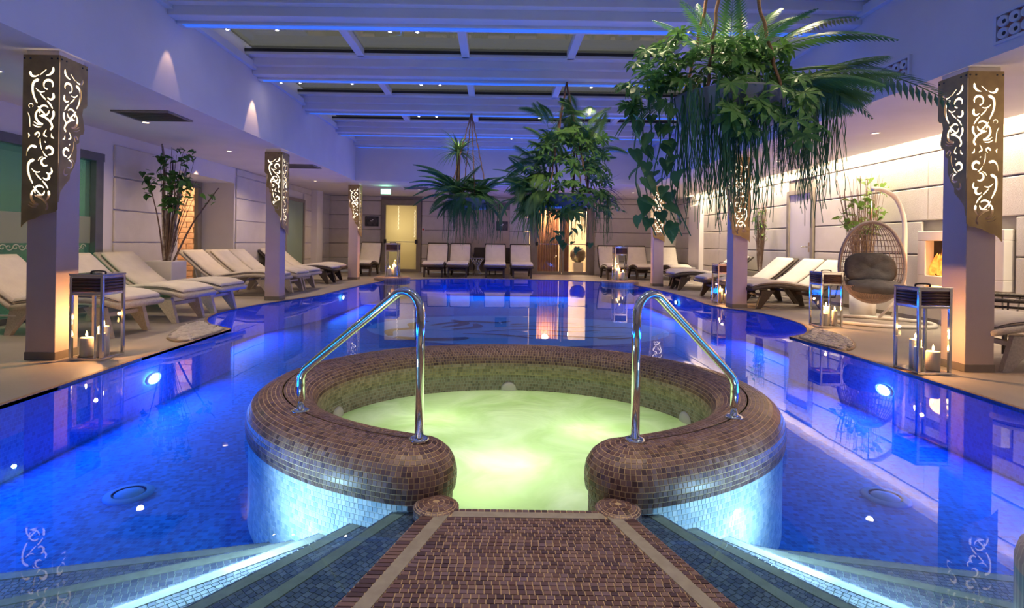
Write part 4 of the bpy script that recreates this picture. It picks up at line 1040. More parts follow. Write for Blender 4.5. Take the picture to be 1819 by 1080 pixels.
for (x, y, sd, front, wh) in COLS:
    t = thing('column', f'square column with glowing brass screens, {wh}', 'column', (x, y, 0), group='columns around the pool')
    x0, x1 = (0, WC) if sd > 0 else (-WC, 0)
    MB().cbox(x0, x1, 0, WC, .06, 2.46, .004).build('shaft', M_column, t)
    MB().cbox(x0 - .006, x1 + .006, -.006, WC + .006, 0, .065, .004).build('skirting', M_skirt, t)
    MB().cbox(x0 - .012, x1 + .012, -.012, WC + .012, 2.455, 2.5, .004).build('collar', M_plaster, t)
    fa, fb = (SCR_A, SCR_B) if front == 'A' else (SCR_B, SCR_A)
    la, lb = (LEDA, LEDB) if front == 'A' else (LEDB, LEDA)
    zt = 2.455
    # front screen: from the corner outward along +-x ; side screen: from the corner back along +y
    mf = Matrix.Translation((-sd * .04, -.045, zt)) @ Matrix.Diagonal((sd, 1, 1, 1))
    ms = Matrix(((0, sd, 0, -sd * .045), (1, 0, 0, -.04), (0, 0, 1, zt), (0, 0, 0, 1)))
    for sm, lm, mt in ((fa, la, mf), (fb, lb, ms)):
        s_ = link('brass_screen', sm, t, mtx=mt); l_ = link('led_glow_sheet', lm, t, mtx=mt)
        for (bx_, bz) in ((.012, -.03), (.06, -.03), (.23, -.03), (.278, -.03)):
            link('bolt', BOLT, s_, mtx=Matrix.Translation((bx_, 0, bz)) @ Matrix.Rotation(PI / 2, 4, 'X'))

# ================================================================== LANTERNS AND CANDLES
def make_lantern():
    t = thing('lantern', '', 'lantern')
    a, h = .135, .69
    MB().cbox(-a, a, -a, a, 0, .022, .004).build('base', M_steel, t)
    pd = MB().cbox(-.011, .011, -.011, .011, .022, h, .002).data('post', M_steel)
    for sx in (-1, 1):
        for sy in (-1, 1): link('post', pd, t, (sx * (a - .011), sy * (a - .011), 0))
    rd = MB().cbox(-a + .022, a - .022, -.008, .008, -.011, .011, .002).data('rail', M_steel)
    sd = MB().tube([(-a + .022, 0, 0), (a - .022, 0, 0)], .0125, 10).data('wood_slat', M_slat, True)
    gd = MB().bx(-a + .022, a - .022, -.002, .002, .03, .53).data('glass_pane', M_glass)
    for k in range(4):
        R_ = Matrix.Rotation(k * PI / 2, 4, 'Z')
        for z in (.54, h - .011): link('rail', rd, t, mtx=R_ @ Matrix.Translation((0, -a + .011, z)))
        for q in range(5): link('wood_slat', sd, t, mtx=R_ @ Matrix.Translation((0, -a + .015, .566 + q * .0245)))
        link('glass_pane', gd, t, mtx=R_ @ Matrix.Translation((0, -a + .012, 0)))
    MB().cbox(-a - .004, a + .004, -a - .004, a + .004, h, h + .012, .004).build('lid', M_steel, t)
    MB().tube(smooth_curve([(-.06, 0, h + .01), (-.055, 0, h + .025), (0, 0, h + .03), (.055, 0, h + .025), (.06, 0, h + .01)], 4), .007, 8).build('handle', M_black, t, True)
    return t
lan0 = make_lantern()
LAN = [(-3.30, 4.5, 0, 1.0, 'at the foot of the front left column'), (3.515, 4.44, 0, 1.0, 'at the foot of the front right column'), (4.23, 6.9, 0, 1.0, 'in front of the hanging chair'),
       (3.98, 9.45, 0, 1.0, 'beside the second right column'), (-2.68, 14.15, .085, 1.25, 'on the far left round mosaic plinth'), (3.22, 13.95, .085, 1.25, 'on the far right round mosaic plinth')]
def make_candle(r, h):
    t = thing('candle', '', 'candle')
    MB().lathe([(r * .96, 0), (r, .006), (r, h - .006), (r * .9, h), (r * .55, h - .006), (.004, h - .008)], 20).build('wax', M_wax, t, True)
    MB().tube([(0, 0, h - .008), (.001, 0, h + .008), (.003, 0, h + .014)], .0015, 5).build('wick', M_black, t)
    MB().lathe([(.001, h + .004), (.006, h + .01), (.0085, h + .02), (.006, h + .034), (.0025, h + .046), (.0005, h + .052)], 10).build('flame', M_flame, t, True)
    return t
CAND = [(make_candle(.048, .155), 'short'), (make_candle(.042, .235), 'tall'), (make_candle(.030, .19), 'slim')]
first = {}
for i, (x, y, z, s_, wh) in enumerate(LAN):
    t = lan0 if i == 0 else copy_tree(lan0)
    t.location = (x, y, z); t.scale = (s_, s_, s_)
    tag(t, f'steel and glass lantern {wh}', 'lantern', 'candle lanterns around the pool')
    for k, (dx, dy) in enumerate(((-.052, -.052), (.025, .035), (.075, -.062))):
        if i % 2: dx = -dx
        c0, nm = CAND[k]; c = c0 if i == 0 else copy_tree(c0)
        c.location = (x + dx * s_, y + dy * s_, z + .022 * s_); c.scale = (s_, s_, s_)
        tag(c, f'{nm} lit white candle in the lantern {wh}', 'candle', 'candles in the lanterns')
    lamp('candle_light', 'POINT', (x, y - .01, z + .33 * s_), 12 * s_, (1.0, .46, .16), shadow_soft_size=.012)

# round mosaic plinths in the far corners of the pool
M_plinth = brick_mat('plinth_mosaic', (.30, .22, .22), (.20, .15, .16), (.42, .34, .28), .03)
for (x, y, sd) in ((-2.68, 14.1, 'left'), (3.22, 13.9, 'right')):
    tag(MB().lathe([(.46, ZP), (.46, .02), (.47, .05), (.44, .08), (.38, .085), (.01, .085)], 40).build('plinth', M_plinth, None, True, loc=(x, y, 0)), f'round brown mosaic plinth carrying a lantern at the far {sd} corner', 'plinth', 'round plinths at the far pool corners')

# pebble beds in the crooks of the shore
def pebbles(poly, label, seed):
    random.seed(seed); mb = MB()
    xs = [p[0] for p in poly]; ys = [p[1] for p in poly]; c = 0
    ico = [Vector(v) for v in ((0, 0, 1), (.89, 0, .45), (.28, .85, .45), (-.72, .53, .45), (-.72, -.53, .45), (.28, -.85, .45), (.72, .53, -.45), (-.28, .85, -.45), (-.89, 0, -.45), (-.28, -.85, -.45), (.72, -.53, -.45), (0, 0, -1))]
    icf = [(0, 1, 2), (0, 2, 3), (0, 3, 4), (0, 4, 5), (0, 5, 1), (1, 6, 2), (2, 7, 3), (3, 8, 4), (4, 9, 5), (5, 10, 1), (6, 7, 2), (7, 8, 3), (8, 9, 4), (9, 10, 5), (10, 6, 1), (11, 7, 6), (11, 8, 7), (11, 9, 8), (11, 10, 9), (11, 6, 10)]
    while c < 420:
        p = (random.uniform(min(xs), max(xs)), random.uniform(min(ys), max(ys)))
        if not pip(p, poly): continue
        r = random.uniform(.018, .034); R_ = Matrix.Rotation(random.random() * 6, 3, 'Z')
        mb.add([R_ @ Vector((v.x * r * 1.3, v.y * r, v.z * r * .7)) + Vector((p[0], p[1], .002 + random.uniform(0, .008))) for v in ico], icf); c += 1
    tag(mb.build('pebble_bed', M_pebble, None, True), label, 'pebbles', kind='stuff')
PB_L = [(-2.98, 5.25), (-2.98, 5.95), (-3.3, 6.25), (-3.52, 6.5), (-3.56, 6.3), (-3.42, 5.8), (-3.22, 5.35)]
PB_R = [(3.42, 5.3), (3.38, 5.95), (3.65, 6.22), (3.9, 6.6), (3.98, 6.45), (3.92, 6.0), (3.7, 5.55)]
pebbles(PB_L, 'bed of white pebbles in the crook of the left shore', 1); pebbles(PB_R, 'bed of white pebbles in the crook of the right shore', 2)
for P_, sd in ((PB_L, 'left'), (PB_R, 'right')):
    pts = smooth_curve([(p[0], p[1], .008) for p in P_], 4, True)
    tag(MB().tube(pts, .014, 8, closed=True).build('bed_edging', M_skirt, None, True), f'dark curved edging around the {sd} pebble bed', 'edging')

# ================================================================== HANDRAILS
def rail(foot_a, foot_b, top, label):
    """foot_a: near lobe foot, foot_b: foot farther round the rim, top: height of the bend"""
    t = thing('handrail', label, 'handrail', foot_a, group='curved steel handrails of the hot tub')
    b = Vector(foot_b) - Vector(foot_a); hb = .185
    d = Vector((b.x, b.y, 0)); L_ = d.length; d.normalize()
    P = [Vector((0, 0, 0)), Vector((0, 0, top - .11))]
    P += [Vector((d.x * .085 * (1 - math.cos(a)), d.y * .085 * (1 - math.cos(a)), top - .11 + .085 * math.sin(a))) for a in [math.radians(k) for k in (18, 36, 54, 72, 90, 108, 122)]]
    e = Vector((b.x, b.y, hb)); q = P[-1]
    dirv = (e - q).normalized()
    P += [q.lerp(e, .5), e - dirv * .05]
    P += [e - dirv * .02 + Vector((0, 0, -.004)), e + Vector((0, 0, -.025)), e + Vector((0, 0, -.06)), Vector((b.x, b.y, b.z))]
    MB().tube(P, .0185, 14).build('rail_tube', M_chrome, t, True)
    for f in (Vector((0, 0, 0)), b): MB().lathe([(.042, -.004), (.042, .006), (.03, .011), (.019, .012)], 24, (f.x, f.y, f.z)).build('foot_flange', M_chrome, t, True)
rail((-.305, 2.245, .181), (-.925, 2.60, .181), .635, 'curved steel handrail on the left lobe of the hot tub')
rail((.60, 2.275, .181), (1.16, 2.60, .181), .635, 'curved steel handrail on the right lobe of the hot tub')

# ================================================================== LOUNGERS
def strip(path, w_, t_, z_off=0, rnd=.3, n_=3):
    """slab of width w_ and thickness t_ following path (x, z) points, rounded long edges"""
    mb = MB(); P = smooth_curve([(p[0], 0, p[1]) for p in path], 4); m = len(P); r = t_ * rnd
    sec = [(-w_ / 2 + r, 0), (w_ / 2 - r, 0), (w_ / 2, r), (w_ / 2, t_ - r), (w_ / 2 - r, t_), (-w_ / 2 + r, t_), (-w_ / 2, t_ - r), (-w_ / 2, r)]
    V = []; F = []; k = len(sec)
    for i in range(m):
        a = P[max(i - 1, 0)]; b = P[min(i + 1, m - 1)]; tg = (b - a).normalized(); nr = Vector((-tg.z, 0, tg.x))
        sh = 1 if 0 < i < m - 1 else .97
        for (y, h) in sec: V.append(P[i] + nr * (h * sh + z_off) + Vector((0, y * sh, 0)))
    for i in range(m - 1):
        for q in range(k): F.append((i * k + q, i * k + (q + 1) % k, (i + 1) * k + (q + 1) % k, (i + 1) * k + q))
    F.append(tuple(range(k - 1, -1, -1))); F.append(tuple((m - 1) * k + q for q in range(k)))
    return mb.add(V, F)
def make_lounger(dark, back=.52):
    wk = M_darkwicker if dark else M_whitewicker
    t = thing('sun_lounger', '', 'lounger')
    seat = [(0, .29), (.22, .335), (.5, .345), (.85, .30), (1.15, .255)]
    hb = math.radians(38 if back < .6 else 60); bl = .82
    bk = [(1.16, .26), (1.16 + .3 * math.cos(hb * .9), .26 + .3 * math.sin(hb * .9)), (1.16 + bl * math.cos(hb), .26 + bl * math.sin(hb))]
    W = .66
    sf = strip(seat, W, .055).build('seat_frame', wk, t, True)
    bf = strip(bk, W, .045).build('backrest_frame', wk, t, True)
    sc = strip([(x + (.05 if i == 0 else 0), z) for i, (x, z) in enumerate(seat)], W - .05, .06, .056, .42).build('seat_cushion', M_cushion, t, True)
    bk2 = [bk[0], bk[1], (bk[0][0] + (bl - .07) * math.cos(hb), bk[0][1] + (bl - .07) * math.sin(hb))]
    bc = strip(bk2, W - .05, .06, .046, .42).build('back_cushion', M_cushion, t, True)
    strip([(x + (.05 if i == 0 else 0), z) for i, (x, z) in enumerate(seat)], W - .044, .008, .078, .3).build('piping', M_piping, sc)
    # swept legs
    lg = MB()
    for (x0, x1) in ((.28, .14), (1.05, 1.22)):
        lp = []
        for sy in (-1, 1):
            y0, y1 = sorted((sy * (W / 2 - .10), sy * (W / 2 - .05)))
            V = [(x0 - .09, y0, .30), (x0 + .13, y0, .30), (x1 + .03, y0, 0), (x1 - .03, y0, 0)] + [(x0 - .09, y1, .30), (x0 + .13, y1, .30), (x1 + .03, y1, 0), (x1 - .03, y1, 0)]
            MB().add(V, [(0, 1, 2, 3), (7, 6, 5, 4), (0, 4, 5, 1), (1, 5, 6, 2), (2, 6, 7, 3), (3, 7, 4, 0)]).build('leg', wk, t)
    MB().box((.24, 0, .22), (.05, W - .12, .04)).build('cross_bar', wk, t); MB().box((1.12, 0, .22), (.05, W - .12, .04)).build('cross_bar', wk, t)
    q = bk[0]; px_, pz = q[0] + .45 * math.cos(hb), q[1] + .45 * math.sin(hb)
    for sy in (-1, 1): MB().tube([(px_, sy * .27, pz), (1.13 + .02, sy * .27, .20)] if False else [(px_, sy * .27, pz), (px_ - .08, sy * .27, .2), (1.12, sy * .27, .2)], .012, 6).build('back_stay', M_black if dark else M_whitemetal, t)
    return t
def put(proto, used, x, y, rz, label, group):
    t = proto if not used.get(proto.name) else copy_tree(proto)
    used[proto.name] = True
    t.location = (x, y, 0); t.rotation_euler = (0, 0, rz); tag(t, label, 'lounger', group)
W0 = make_lounger(False); D0 = make_lounger(True); U0 = make_lounger(True, .7)
used = {}
ords = ['first', 'second', 'third', 'fourth', 'fifth', 'sixth', 'seventh']
for i, (y, x, r) in enumerate(((5.62, -3.66, 176), (6.62, -3.6, 176), (7.52, -3.62, 177))):
    put(W0, used, x, y, math.radians(r), f'white wicker lounger by the left window, {ords[i]} from the front column', 'white loungers on the left deck')
for i, (y, x, r) in enumerate(((9.75, -3.78, 178), (10.5, -3.7, 178), (11.25, -3.72, 178))):
    put(W0, used, x, y, math.radians(r), f'white wicker lounger in front of the left door niche, {ords[i]} from the camera', 'white loungers on the left deck')
for i, (y, x) in enumerate(((12.75, -3.72), (13.6, -3.8))):
    put(D0, used, x, y, math.radians(180), f'dark wicker lounger on the far left deck, {"nearer" if i == 0 else "farther"} of the two', 'dark loungers on the left deck')
for i, (x, wh) in enumerate(((-3.85, 'right of the last left column'), (-1.78, 'first right of the frosted door'), (-1.08, 'second right of the frosted door'), (0.0, 'directly right of the low table'), (.78, 'left of the double glass door'), (3.5, 'behind the far right lantern'), (4.35, 'left of the last right column'), (5.3, 'in the far right corner'))):
    put(U0, used, x, 15.35, math.radians(90), f'dark upright lounger at the back wall, {wh}', 'dark loungers along the back wall')
for i, (y, x, r) in enumerate(((8.98, 4.1, 4), (9.85, 4.15, 2), (10.68, 4.05, 1), (12.42, 4.0, 0), (13.15, 4.2, 0))):
    put(D0, used, x, y, math.radians(r), f'dark wicker lounger on the right deck, {ords[i]} from the hanging chair', 'dark loungers on the right deck')
put(W0, used, 4.12, 4.74, math.radians(-8), 'white wicker lounger behind the front right column', 'white lounger on the right deck')

# ================================================================== SEATS AND TABLES
def make_egg():
    t = thing('hanging_chair', 'grey wicker egg chair hanging from a white curved stand', 'hanging chair', (5.05, 7.25, 0), math.radians(-24))
    zb, H = .29, 1.07
    def hw(z):
        q = (z - zb) / H; c = .42
        return .37 * math.sqrt(max(0, 1 - ((q - c) / (c if q < c else 1 - c)) ** 2))
    def pt(z, ph, k=1.0): a = hw(z) * k; return Vector((a * math.sin(ph), a * .95 * math.cos(ph) - .10 * (1 - min(1, (z - zb) / .35)), z))
    zs = [zb + H * (.5 - .5 * math.cos(PI * k / 28)) for k in range(29)]
    rim = [pt(z, -PI / 2) for z in zs] + [pt(z, PI / 2) for z in reversed(zs[:-1])]
    MB().tube(smooth_curve([p for p in rim[::2]], 3, True), .021, 10, closed=True).build('rim', M_greywicker, t, True)
    for k in range(1, 24):
        ph = -PI / 2 + PI * k / 24
        MB().tube([pt(z, ph) for z in zs[1:-1]], .0055, 5).build('rib', M_greywicker, t, True)
    z = zb + .06; k = 0
    while z < zb + H - .05:
        MB().tube([pt(z, -PI / 2 + PI * q / 20, 1.01) for q in range(21)], .006, 5).build('hoop', M_greywicker, t, True)
        z += .03 if z < zb + .30 else .075
    # front lip of the basket, woven bowl
    lip = MB()
    V = []; F = []
    for i in range(9):
        zz = zb + .01 + .25 * i / 8
        for q in range(25):
            a = -PI / 2 - .0 + (2 * PI) * q / 24
            rr = hw(zz); front = max(0, -math.cos(a)) ; y = rr * .95 * math.cos(a) - .10 * (1 - min(1, (zz - zb) / .35))
            top_cut = zz if math.cos(a) >= 0 else min(zz, zb + .22)
            V.append((rr * math.sin(a), y if math.cos(a) >= 0 else rr * .55 * math.cos(a) - .06, top_cut))
    for i in range(8):
        for q in range(24): F.append((i * 25 + q, i * 25 + q + 1, (i + 1) * 25 + q + 1, (i + 1) * 25 + q))
    link('basket', mesh_data('basket', V, F, M_greywicker, True), t)
    for q in range(30):
        a = PI / 2 + PI * q / 29
        P = []
        for zz in (zb + .05, zb + .13, zb + .22): P.append((hw(zz) * 1.02 * math.sin(a), hw(zz) * .565 * math.cos(a) - .062, zz))
        MB().tube(P, .006, 5).build('lip_stake', M_greywicker, t, True)
    # stand
    MB().tube(smooth_curve([(-.55, .1, .025), (-.35, -.3, .025), (.15, -.42, .025), (.62, -.2, .025), (.68, .25, .025), (.3, .5, .025), (-.3, .48, .025)], 6, True), .024, 10, closed=True).build('base_ring', M_whitemetal, t, True)
    MB().tube(smooth_curve([(.36, .52, .03), (.43, .36, .5), (.44, .34, 1.0), (.42, .30, 1.4), (.30, .18, 1.68), (.12, .04, 1.79), (-.01, -.04, 1.80)], 6), [.03] * 37, 10).build('pole', M_whitemetal, t, True)
    MB().tube([(.43, .38, .38), (.2, .5, .04)], .018, 8).build('brace', M_whitemetal, t, True)
    MB().tube([(-.01, -.03, 1.78), (-.005, 0, zb + H - .01)], .008, 6).build('chain', M_steel, t)
    return t
egg = make_egg()
def cushion(loc, sx, sy, sz, rot, label, grp):
    n_, m_ = 36, 18; V = []; F = []
    tufts = [(0, .0), (.5, .35), (-.5, .35), (.5, -.35), (-.5, -.35)]
    for i in range(m_ + 1):
        th = PI * i / m_
        for k in range(n_):
            an = 2 * PI * k / n_
            x = math.copysign(abs(math.sin(th) * math.cos(an)) ** .75, math.cos(an)); y = math.copysign(abs(math.sin(th) * math.sin(an)) ** .75, math.sin(an)); z = math.copysign(abs(math.cos(th)) ** .8, math.cos(th))
            dip = sum(.42 * math.exp(-((x - a) ** 2 + (y - b) ** 2) / .025) for a, b in tufts) + .10 * (abs(math.sin(3.0 * x)) < .12)
            V.append((x * sx, y * sy, z * sz * (1 - dip)))
    for i in range(m_):
        for k in range(n_): F.append((i * n_ + k, (i + 1) * n_ + k, (i + 1) * n_ + (k + 1) % n_, i * n_ + (k + 1) % n_))
    o = link('cushion', mesh_data('cushion', V, F, M_greycushion, True), None, loc, rot)
    tag(o, label, 'cushion', grp)
cushion((5.07, 7.21, .50), .31, .25, .085, (math.radians(8), 0, math.radians(-24)), 'dark grey tufted seat cushion in the hanging chair', 'grey cushions of the hanging chair')
cushion((5.14, 7.41, .73), .30, .23, .085, (math.radians(68), 0, math.radians(-24)), 'dark grey tufted back cushion in the hanging chair', 'grey cushions of the hanging chair')
# dark wire bowl chair at the right edge
t = thing('bowl_chair', 'dark open-weave bowl chair at the right edge beyond the column', 'chair', (5.12, 5.42, 0))
for k in range(22):
    a = 2 * PI * k / 22
    MB().tube([(r * math.cos(a), r * math.sin(a), z) for r, z in ((.14, .26), (.30, .30), (.42, .40), (.48, .52))], .008, 5).build('stake', M_darkwicker, t, True)
for (r, z) in ((.22, .275), (.33, .325), (.42, .40), (.46, .47), (.48, .53)):
    MB().tube([(r * math.cos(2 * PI * k / 28), r * math.sin(2 * PI * k / 28), z) for k in range(28)], .012 if z < .5 else .02, 6, closed=True).build('hoop', M_darkwicker, t, True)
for (a) in (45, 135, 225, 315):
    x, y = math.cos(math.radians(a)), math.sin(math.radians(a)); MB().tube([(.18 * x, .18 * y, .27), (.26 * x, .26 * y, 0)], .014, 8).build('leg', M_darkwicker, t, True)
# low table with sheaf base and dark armchairs in front of the beige niche
t = thing('low_table', 'round dark lacquered table on a sheaf of rods before the niche', 'table', (-.55, 16.5, 0))
MB().lathe([(.21, .52), (.21, .545), (.2, .55)], 36).build('table_top', M_table, t, True)
for k in range(14):
    a = 2 * PI * k / 14
    MB().tube([(.17 * math.cos(a), .17 * math.sin(a), .0), (.05 * math.cos(a + 1.2), .05 * math.sin(a + 1.2), .26), (.20 * math.cos(a + 2.4), .20 * math.sin(a + 2.4), .52)], .009, 5).build('rod', M_steel, t, True)
for (x, wh) in ((-1.12, 'left'), (-.42, 'middle'), (.26, 'right')):
    t = thing('armchair', f'dark woven armchair at the beige niche, {wh} one of the three', 'chair', (x, 17.35, 0), 0, 'dark armchairs at the niche')
    MB().cbox(-.27, .27, -.28, .24, .36, .43, .02).build('seat', M_darkwicker, t)
    MB().cbox(-.27, .27, .20, .26, .43, .86, .025).build('backrest', M_darkwicker, t)
    for sx in (-1, 1):
        MB().cbox(sx * .27 - .025, sx * .27 + .025, -.26, .22, .58, .62, .01).build('armrest', M_darkwicker, t)
        for y in (-.25, .2): MB().bx(sx * .25 - .02, sx * .25 + .02, y - .02, y + .02, 0, .60 if y < 0 else .37).build('leg', M_darkwicker, t)
t = thing('side_table', 'small white drinks table between loungers on the far right deck', 'table', (5.05, 14.2, 0))
MB().lathe([(.2, .42), (.2, .44)], 24).build('table_top', M_whitemetal, t); MB().tube([(0, 0, .02), (0, 0, .42)], .02, 8).build('pole', M_whitemetal, t); MB().lathe([(.15, 0), (.15, .015), (.03, .03)], 24).build('foot', M_whitemetal, t)

# ================================================================== PLANTS
def bez(P, n_=10): return smooth_curve(P, n_)
def frond_data(name, L_, droop, n_leaf, leaf_len, leaf_w, m, ang=62, taper=True, curl=.25):
    """pinnate frond along +x, bending down towards the tip"""
    mb = MB(); pts = []
    for i in range(17):
        s_ = i / 16; pts.append(Vector((L_ * (s_ - .22 * droop * s_ * s_), 0, L_ * (.25 * s_ - droop * s_ * s_ * .75))))
    mb.tube(pts, [.006 * (1 - .75 * i / 16) for i in range(17)], 4)
    for i in range(n_leaf):
        s_ = .1 + .9 * i / (n_leaf - 1); j = min(15, int(s_ * 16)); f = s_ * 16 - j
        p = pts[j].lerp(pts[j + 1], f); tg = (pts[j + 1] - pts[j]).normalized()
        ll = leaf_len * (math.sin(PI * min(1, .18 + .82 * s_)) ** .7 * .95 + .10)
        for sg in (-1, 1):
            a = math.radians(ang - 25 * s_); d = (tg * math.cos(a) + Vector((0, sg, 0)) * math.sin(a) + Vector((0, 0, -curl * .6))).normalized()
            up = Vector((0, 0, 1)); sd = d.cross(up).normalized(); w2 = leaf_w * (.5 + .5 * math.sin(PI * s_))
            q1 = p + d * ll * .45; q2 = p + d * ll + Vector((0, 0, -curl * ll * .35))
            mb.add([p, q1 + sd * w2, q2, q1 - sd * w2, q1 + up * w2 * .35], [(0, 1, 4), (1, 2, 4), (2, 3, 4), (3, 0, 4)])
    return mb.data(name, m)
def palmate_data(name, R, lobes, m):
    mb = MB(); ctr = Vector((0, 0, 0)); V = [ctr]; F = []
    for k in range(lobes):
        a = math.radians(-130 + 260 * k / (lobes - 1)); r = R * (1 - .28 * abs(a) / math.radians(130))
        d = Vector((math.cos(a), math.sin(a), 0)); s_ = Vector((-d.y, d.x, 0)); w2 = r * .17
        b = len(V)
        V += [d * r * .32 + s_ * w2 * .62, d * r * .68 + s_ * w2 + Vector((0, 0, .02 * r)), d * r + Vector((0, 0, -.22 * r)), d * r * .68 - s_ * w2 + Vector((0, 0, .02 * r)), d * r * .32 - s_ * w2 * .62, d * r * .6 + Vector((0, 0, -.05 * r))]
        F += [(0, b + 5, b), (b, b + 5, b + 1), (b + 1, b + 5, b + 2), (b + 2, b + 5, b + 3), (b + 3, b + 5, b + 4), (b + 4, b + 5, 0)]
    mb.add(V, F); mb.tube([(0, 0, 0), (-R * .4, 0, -R * .2), (-R * .75, 0, -R * .5)], .004, 4)
    return mb.data(name, m)
def heart_data(name, R, m):
    mb = MB(); o = [(-.18, .0), (-.32, .22), (-.22, .42), (.05, .48), (.4, .36), (.75, .16), (1.0, 0)]
    V = [(x * R, 0, -.05 * R + .10 * R * (1 - x * x)) for x in (-.18, .1, .4, .7, 1.0)]
    mb.add([(-.18 * R, 0, 0), (.15 * R, 0, -.03 * R), (.5 * R, 0, -.04 * R), (1.0 * R, 0, -.18 * R)] + [(x * R, y * R, .05 * R * y) for x, y in o[1:6]] + [(x * R, -y * R, .05 * R * y) for x, y in o[1:6]],
           [(0, 1, 5, 4), (1, 6, 5), (1, 2, 7, 6), (2, 3, 8, 7), (0, 9, 10, 1), (1, 10, 11), (1, 11, 12, 2), (2, 12, 13, 3)])
    mb.tube([(-.18 * R, 0, 0), (-.6 * R, 0, .12 * R)], .003, 4)
    return mb.data(name, m)
def strand_data(name, L_, m, wob, seed, leafy=False):
    """one hanging stem with a few thin side shoots"""
    random.seed(seed); mb = MB()
    for b in range(3):
        x = random.uniform(-.02, .02); y = random.uniform(-.02, .02); P = [(x * .3, y * .3, .04)]; k = 7; l_ = L_ * random.uniform(.75, 1.0)
        for i in range(1, k + 1):
            x += random.uniform(-wob, wob); y += random.uniform(-wob, wob); P.append((x, y, -l_ * i / k))
        Q = smooth_curve(P, 3)
        mb.tube(Q, [.0055 * (1 - .55 * i / len(Q)) for i in range(len(Q))], 4)
        if leafy:
            for i, p in enumerate(Q[1:]):
                for _ in range(2):
                    a = random.random() * 6.28; d = Vector((math.cos(a), math.sin(a), -.4)) * .02; sd = Vector((-d.y, d.x, 0)) * .35
                    mb.add([p, p + d * .5 + sd, p + d, p + d * .5 - sd], [(0, 1, 2, 3)])
    return mb.data(name, m)
def blade_data(name, L_, w_, m, bend):
    V = []; F = []
    for i in range(8):
        s_ = i / 7; ww = w_ * (1 - s_) ** .6 * (.6 + .4 * math.sin(PI * min(1, s_ * 1.5 + .2)))
        x = L_ * (s_ - .2 * bend * s_ * s_); z = -L_ * bend * .6 * s_ * s_
        V += [(x, ww, z + ww * .3), (x, 0, z), (x, -ww, z + ww * .3)]
    for i in range(7):
        for q in range(2): F.append((3 * i + q, 3 * i + q + 1, 3 * i + 4 + q, 3 * i + 3 + q))
    return mesh_data(name, V, F, m)
FERN = [frond_data('fern_frond', 1, .55, 26, .19, .021, M_fern), frond_data('fern_frond', 1, .85, 26, .19, .021, M_fern), frond_data('fern_frond', 1, .3, 26, .18, .021, M_fern)]
PALM = [frond_data('palm_frond', 1, .7, 40, .30, .011, M_palm, 50, curl=.5), frond_data('palm_frond', 1, .4, 40, .30, .011, M_palm, 48, curl=.4)]
FAT = [palmate_data('leaf', 1, 8, M_leaf), palmate_data('leaf', 1, 7, M_leaf)]
HEART = heart_data('leaf', 1, M_pothos)
FERN1 = [frond_data('fern_frond', 1, d_, 30, .17, .0115, M_fern) for d_ in (.55, .85, .35)]
STR = [strand_data('trailing_stem', 1, M_strand, .025, s_) for s_ in range(4)]
STRL = [strand_data('trailing_stem', 1, M_strand, .012, 20 + s_, True) for s_ in range(3)]
BLADE = blade_data('strap_leaf', 1, .035, M_fern, .7); BLADEP = blade_data('strap_leaf', 1, .03, M_purple, .35); BLADES = blade_data('strap_leaf', 1, .03, M_palm, .8); BLADET = blade_data('strap_leaf', 1, .04, M_palm, .9); BLADESTRAW = blade_data('dry_leaf', 1, .02, M_straw, .9)
def aim(p, az, el, s_, roll=0, sx=1):
    """matrix: +x of the piece points along azimuth/elevation (degrees), +z stays upward"""
    return Matrix.Translation(p) @ Matrix.Rotation(math.radians(az), 4, 'Z') @ Matrix.Rotation(-math.radians(el), 4, 'Y') @ Matrix.Rotation(math.radians(roll), 4, 'X') @ Matrix.Scale(s_, 4)
def planter_obj(t, r, h):
    MB().lathe([(r * .86, -h), (r * .97, -h * .5), (r, 0), (r * 1.03, .012), (r * .94, .012), (r * .92, -.03), (.01, -.03)], 28).build('planter', M_basket, t, True)
    MB().lathe([(r * .92, -.028), (r * .6, .01), (.01, .03)], 24, cap=False).build('soil', M_soil, t, True)
def ropes(t, r, apex, n_=4, a0=45):
    for k in range(n_):
        a = math.radians(a0 + 360 * k / n_); p0 = Vector((r * math.cos(a), r * math.sin(a), 0)); ap = Vector(apex)
        P = [p0.lerp(ap, q / 24) + Vector((.006 * math.sin(q * 1.9), .006 * math.cos(q * 1.9), 0)) for q in range(25)]
        MB().tube(P, .011, 6).build('rope', M_rope, t, True)
U = random.uniform
def leafset(t, data, n_, fn, seed):
    random.seed(seed)
    for k in range(n_):
        d = data[k % len(data)] if isinstance(data, list) else data
        link(d.name.split('.')[0], d, t, mtx=fn(k))

# ---- nearest hanging planter (front right)
h1 = thing('hanging_planter', 'largest hanging planter with lobed leaves and long trailing stems, nearest the camera', 'hanging plant', (1.60, 3.75, 2.02), group='hanging planters under the skylight')
planter_obj(h1, .36, .17); ropes(h1, .34, (0, 0, 1.42))
def f_fat(k):
    az = U(150, 395); r = U(.1, .42); el = U(-60, -5); z = U(-.02, .34) + (.10 if 140 < az < 240 else 0)
    return aim((r * math.cos(math.radians(az)) - .06, r * math.sin(math.radians(az)) * .8, z), az + U(-25, 25), el, U(.10, .165), U(-30, 30))
leafset(h1, FAT, 84, f_fat, 11)
def f_fatL(k): # left shoulder of lobed leaves
    return aim((U(-.72, -.34), U(-.22, .15), U(-.05, .42)), U(170, 290), U(-60, 5), U(.09, .14), U(-35, 35))
leafset(h1, FAT, 44, f_fatL, 12)
def f_fatlow(k): # leaves hanging over the front rim
    return aim((U(-.15, .42), U(-.42, -.28), U(-.30, .05)), U(235, 305), U(-75, -35), U(.10, .16), U(-25, 25))
leafset(h1, FAT, 26, f_fatlow, 13)
